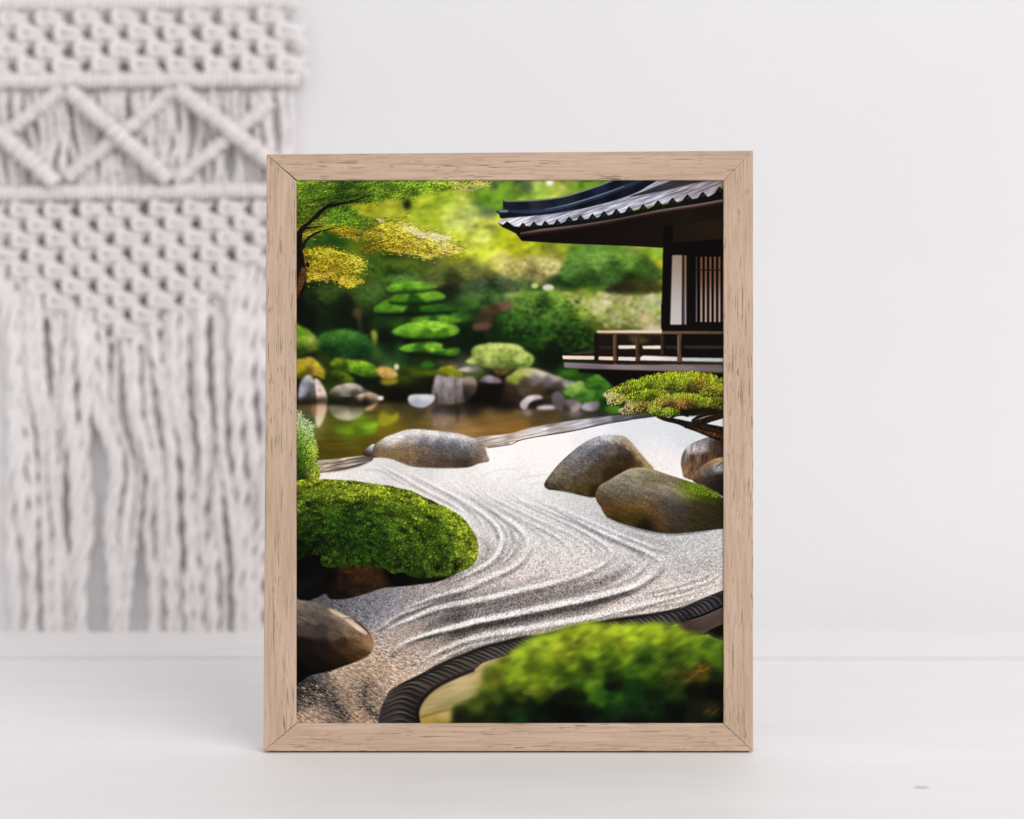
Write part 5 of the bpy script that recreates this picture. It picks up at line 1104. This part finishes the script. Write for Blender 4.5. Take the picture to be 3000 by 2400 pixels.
# double half-hitch bars: a holding cord wrapped by every working cord
def bar(x0, y0, x1, y1, d=46, name='wrapped_bar', off=-.004, step=15):
    bm = bmesh.new(); a, b = mp(x0, y0, off), mp(x1, y1, off)
    L = (b - a).length; ax = (b - a).normalized(); n = int(L / (step * K)); R = d * K / 2
    sag = [0]
    tube(bm, dense([a, b], .01), R * .62, 8)
    perp = ax.cross(Vector((0, -1, 0))).normalized()
    for i in range(n):
        c = a.lerp(b, (i + .5) / n) + perp * random.gauss(0, .0006)
        rr = R * random.uniform(.94, 1.08); lean = random.uniform(.25, .5) * step * K
        ring = []
        for k in range(13):
            an = k / 12 * 2 * math.pi
            ring.append(c + perp * math.cos(an) * rr * .72 + Vector((0, -1, 0)) * math.sin(an) * rr * .68 + ax * math.sin(an / 2 + .4) * lean)
        tube(bm, ring, step * K * .56, 6, False)
    o = from_bm(name, bm, COTTON, hang, True); return o
bar(-40, 16, 872, 12); bar(-40, 242, 872, 236); bar(-40, 570, 850, 560)

# square knots, alternating rows
PX, QY = 108, 46.5
def knot_mesh(seed):
    rd = random.Random(seed); bm = bmesh.new(); u = K
    V = lambda x, y, o: Vector((x * u, o * u, -y * u))
    j = lambda s=2.0: rd.gauss(0, s)
    r = 9.6 * u
    for dx in (-9, 9):                                     # core cords, running straight down
        tube(bm, curve([V(dx * 1.3, -27, 4), V(dx * .8 + j(1), -16, -3), V(dx * .8, 0, -2), V(dx * .8 + j(1), 16, -3), V(dx * 1.3, 26, 3)]), r * .95, 7)
    # two crossings over the front, bulging
    tube(bm, curve([V(-26, -20, -8), V(-12, -14 + j(1), -18), V(8, -10 + j(1), -20), V(24, -7, -14), V(30, 2, 0)]), r, 7)
    tube(bm, curve([V(-24, 6, -8), V(-9, 8 + j(1), -19), V(10, 11 + j(1), -20), V(24, 12, -13), V(30, 20, 2)]), r, 7)
    # the bight that stands up at the left
    tube(bm, curve([V(-18, -27, 0), V(-27, -23, -12), V(-30 + j(1), -6, -20), V(-27, 10, -19), V(-18, 19, -8), V(-11, 23, 2)]), r * 1.12, 7)
    # working cords leaving for the neighbouring knots
    tube(bm, curve([V(28, 6, 0), V(34, 14, -6), V(43, 22, -6), V(51, 32, 2)]), r, 7)
    tube(bm, curve([V(-26, 8, -2), V(-34, 15, -4), V(-43, 22, -4), V(-51, 32, 2)]), r, 7)
    for sgn in (-1, 1): tube(bm, curve([V(sgn * 8, 19, 0), V(sgn * 20, 25 + j(1), -3), V(sgn * 34, 31 + j(1), -2), V(sgn * 46, 40, 2)]), r * .9, 7)
    tube(bm, curve([V(-24, -16, -4), V(-34, -20, -2), V(-46, -26, 3)]), r * .9, 7)
    tube(bm, curve([V(24, -12, -6), V(34, -18, -2), V(46, -26, 3)]), r * .9, 7)
    bmesh.ops.recalc_face_normals(bm, faces=bm.faces)
    me = bpy.data.meshes.new('square_knot'); bm.to_mesh(me); bm.free()
    for p in me.polygons: p.use_smooth = True
    me.materials.append(COTTON); return me
KNOTS = [knot_mesh(s) for s in range(5)]
def knot(px, py, s=1.0):
    o = bpy.data.objects.new('square_knot', random.choice(KNOTS)); COL.objects.link(o); o.parent = hang
    o.location = mp(px + random.gauss(0, 2.5), py + random.gauss(0, 2)); o.rotation_euler = (random.gauss(0, .05), random.gauss(0, .06), random.gauss(0, .05))
    o.scale = (s * random.uniform(.97, 1.04), random.uniform(.95, 1.1), s * random.uniform(.97, 1.05))
for r in range(4):
    y = 58 + QY * r
    x = 43 + (0 if r % 2 == 0 else PX / 2) - 8 * r % 3 - PX
    while x < 862:
        if x > -60: knot(x, y - (x - 400) * .008)
        x += PX
PX2 = 101
def half(r): return 432 if r <= 3 else 432 * max(0.0, (8.7 - r) / 5.6)
rows = []
for r in range(9):
    y = 617 + 44.5 * r; xs = []
    c0 = 378 + (PX2 / 2 if r % 2 else 0)
    for k in range(-6, 7):
        x = c0 + k * PX2
        if -60 < x < 815 and abs(x - 378) <= half(r): xs.append(x); knot(x, y - (x - 400) * .012, .95)
    rows.append((y, xs))

# the open zigzag band: upright cords behind, wrapped diagonals over them
def cord(pts_, r, off=0.0, name='cord'):
    bm = bmesh.new(); rope(bm, dense(curve([mp(x, y, off + o) for x, y, o in pts_], 5), .0022), r * K, r * K * 5.2, 2, 6)
    return from_bm(name, bm, COTTON, hang, True)
x = -30
while x < 862:
    b1, b2 = random.gauss(0, 13), random.gauss(0, 13)
    cord([(x, 250, .002), (x + b1 * .5, 305, -.004), (x + b1, 365, .0), (x + (b1 + b2) * .5, 420, .004), (x + b2, 480, -.002), (x + b2 * .4, 525, .002), (x, 565, .002)], random.uniform(9.5, 11.5), random.uniform(.0, .006))
    x += random.uniform(16, 21)
for x0, y0, x1, y1 in ((-145, 268, 176, 540), (212, 272, 505, 532), (528, 268, 840, 508)): bar(x0, y0, x1, y1, 52, 'diagonal_bar', -.012, 14)
for x0, y0, x1, y1 in ((190, 266, -70, 462), (515, 268, 205, 520), (800, 300, 520, 530)): bar(x0, y0, x1, y1, 40, 'diagonal_bar', -.004, 14)

# fringe: laid cords falling from the stepped edge, ends below the table
def edge_y(x):
    a = abs(x - 378)
    r = 8.7 - 5.6 * min(1.0, a / 432)
    return 617 + 44.5 * max(3.0, min(8.5, r)) + 12
FR = [  # (x at the knot, x half way, x at the end, half width, twist pitch factor)
    (4, 34, 52, 19, 1), (30, 62, 96, 21, 1), (58, 88, 112, 15, -1), (88, 128, 150, 17, 1), (112, 150, 176, 16, 1), (150, 182, 188, 12, -1), (176, 158, 196, 15, 1), (206, 222, 226, 22, 1),
    (238, 246, 256, 19, 1), (266, 330, 338, 22, 1), (300, 338, 350, 16, -1), (336, 372, 366, 15, 1), (372, 396, 352, 12, 1), (398, 446, 448, 17, 1), (424, 462, 470, 16, 1), (454, 492, 506, 16, -1),
    (486, 512, 528, 17, 1), (512, 540, 590, 17, 1), (540, 552, 578, 15, -1), (566, 592, 612, 14, 1), (594, 610, 636, 17, 1), (626, 640, 652, 15, 1), (652, 668, 690, 14, -1), (682, 704, 722, 20, 1), (706, 726, 742, 16, 1), (730, 748, 760, 20, 1), (762, 776, 790, 17, 1), (786, 800, 812, 17, -1), (812, 826, 838, 18, 1)]
for x0, xm, x1, r, tw in FR:
    y0 = edge_y(x0); y1 = 1990; dy = y1 - y0
    o1, o2, o3 = (random.uniform(-.007, .007) for _ in range(3))
    P = [(x0, y0 - 34, .002), (x0 + random.gauss(1, 3), y0 + 20, o1), (x0 * .62 + xm * .38 + random.gauss(0, 9), y0 + dy * .22, o2), (xm + random.gauss(0, 8), y0 + dy * .38, o3), (xm * .8 + x1 * .2 + random.gauss(0, 8), y0 + dy * .56, -o1), (xm * .45 + x1 * .55 + random.gauss(0, 8), y0 + dy * .75, o1), (x1, y1, o2)]
    bm = bmesh.new()
    path = dense(curve([mp(a, b, o) for a, b, o in P], 8), .003)
    rope(bm, path, r * K, r * K * random.uniform(8.5, 12.0), random.choice((2, 2, 3)), 8, tw)
    from_bm('fringe_cord', bm, COTTON, hang, True)
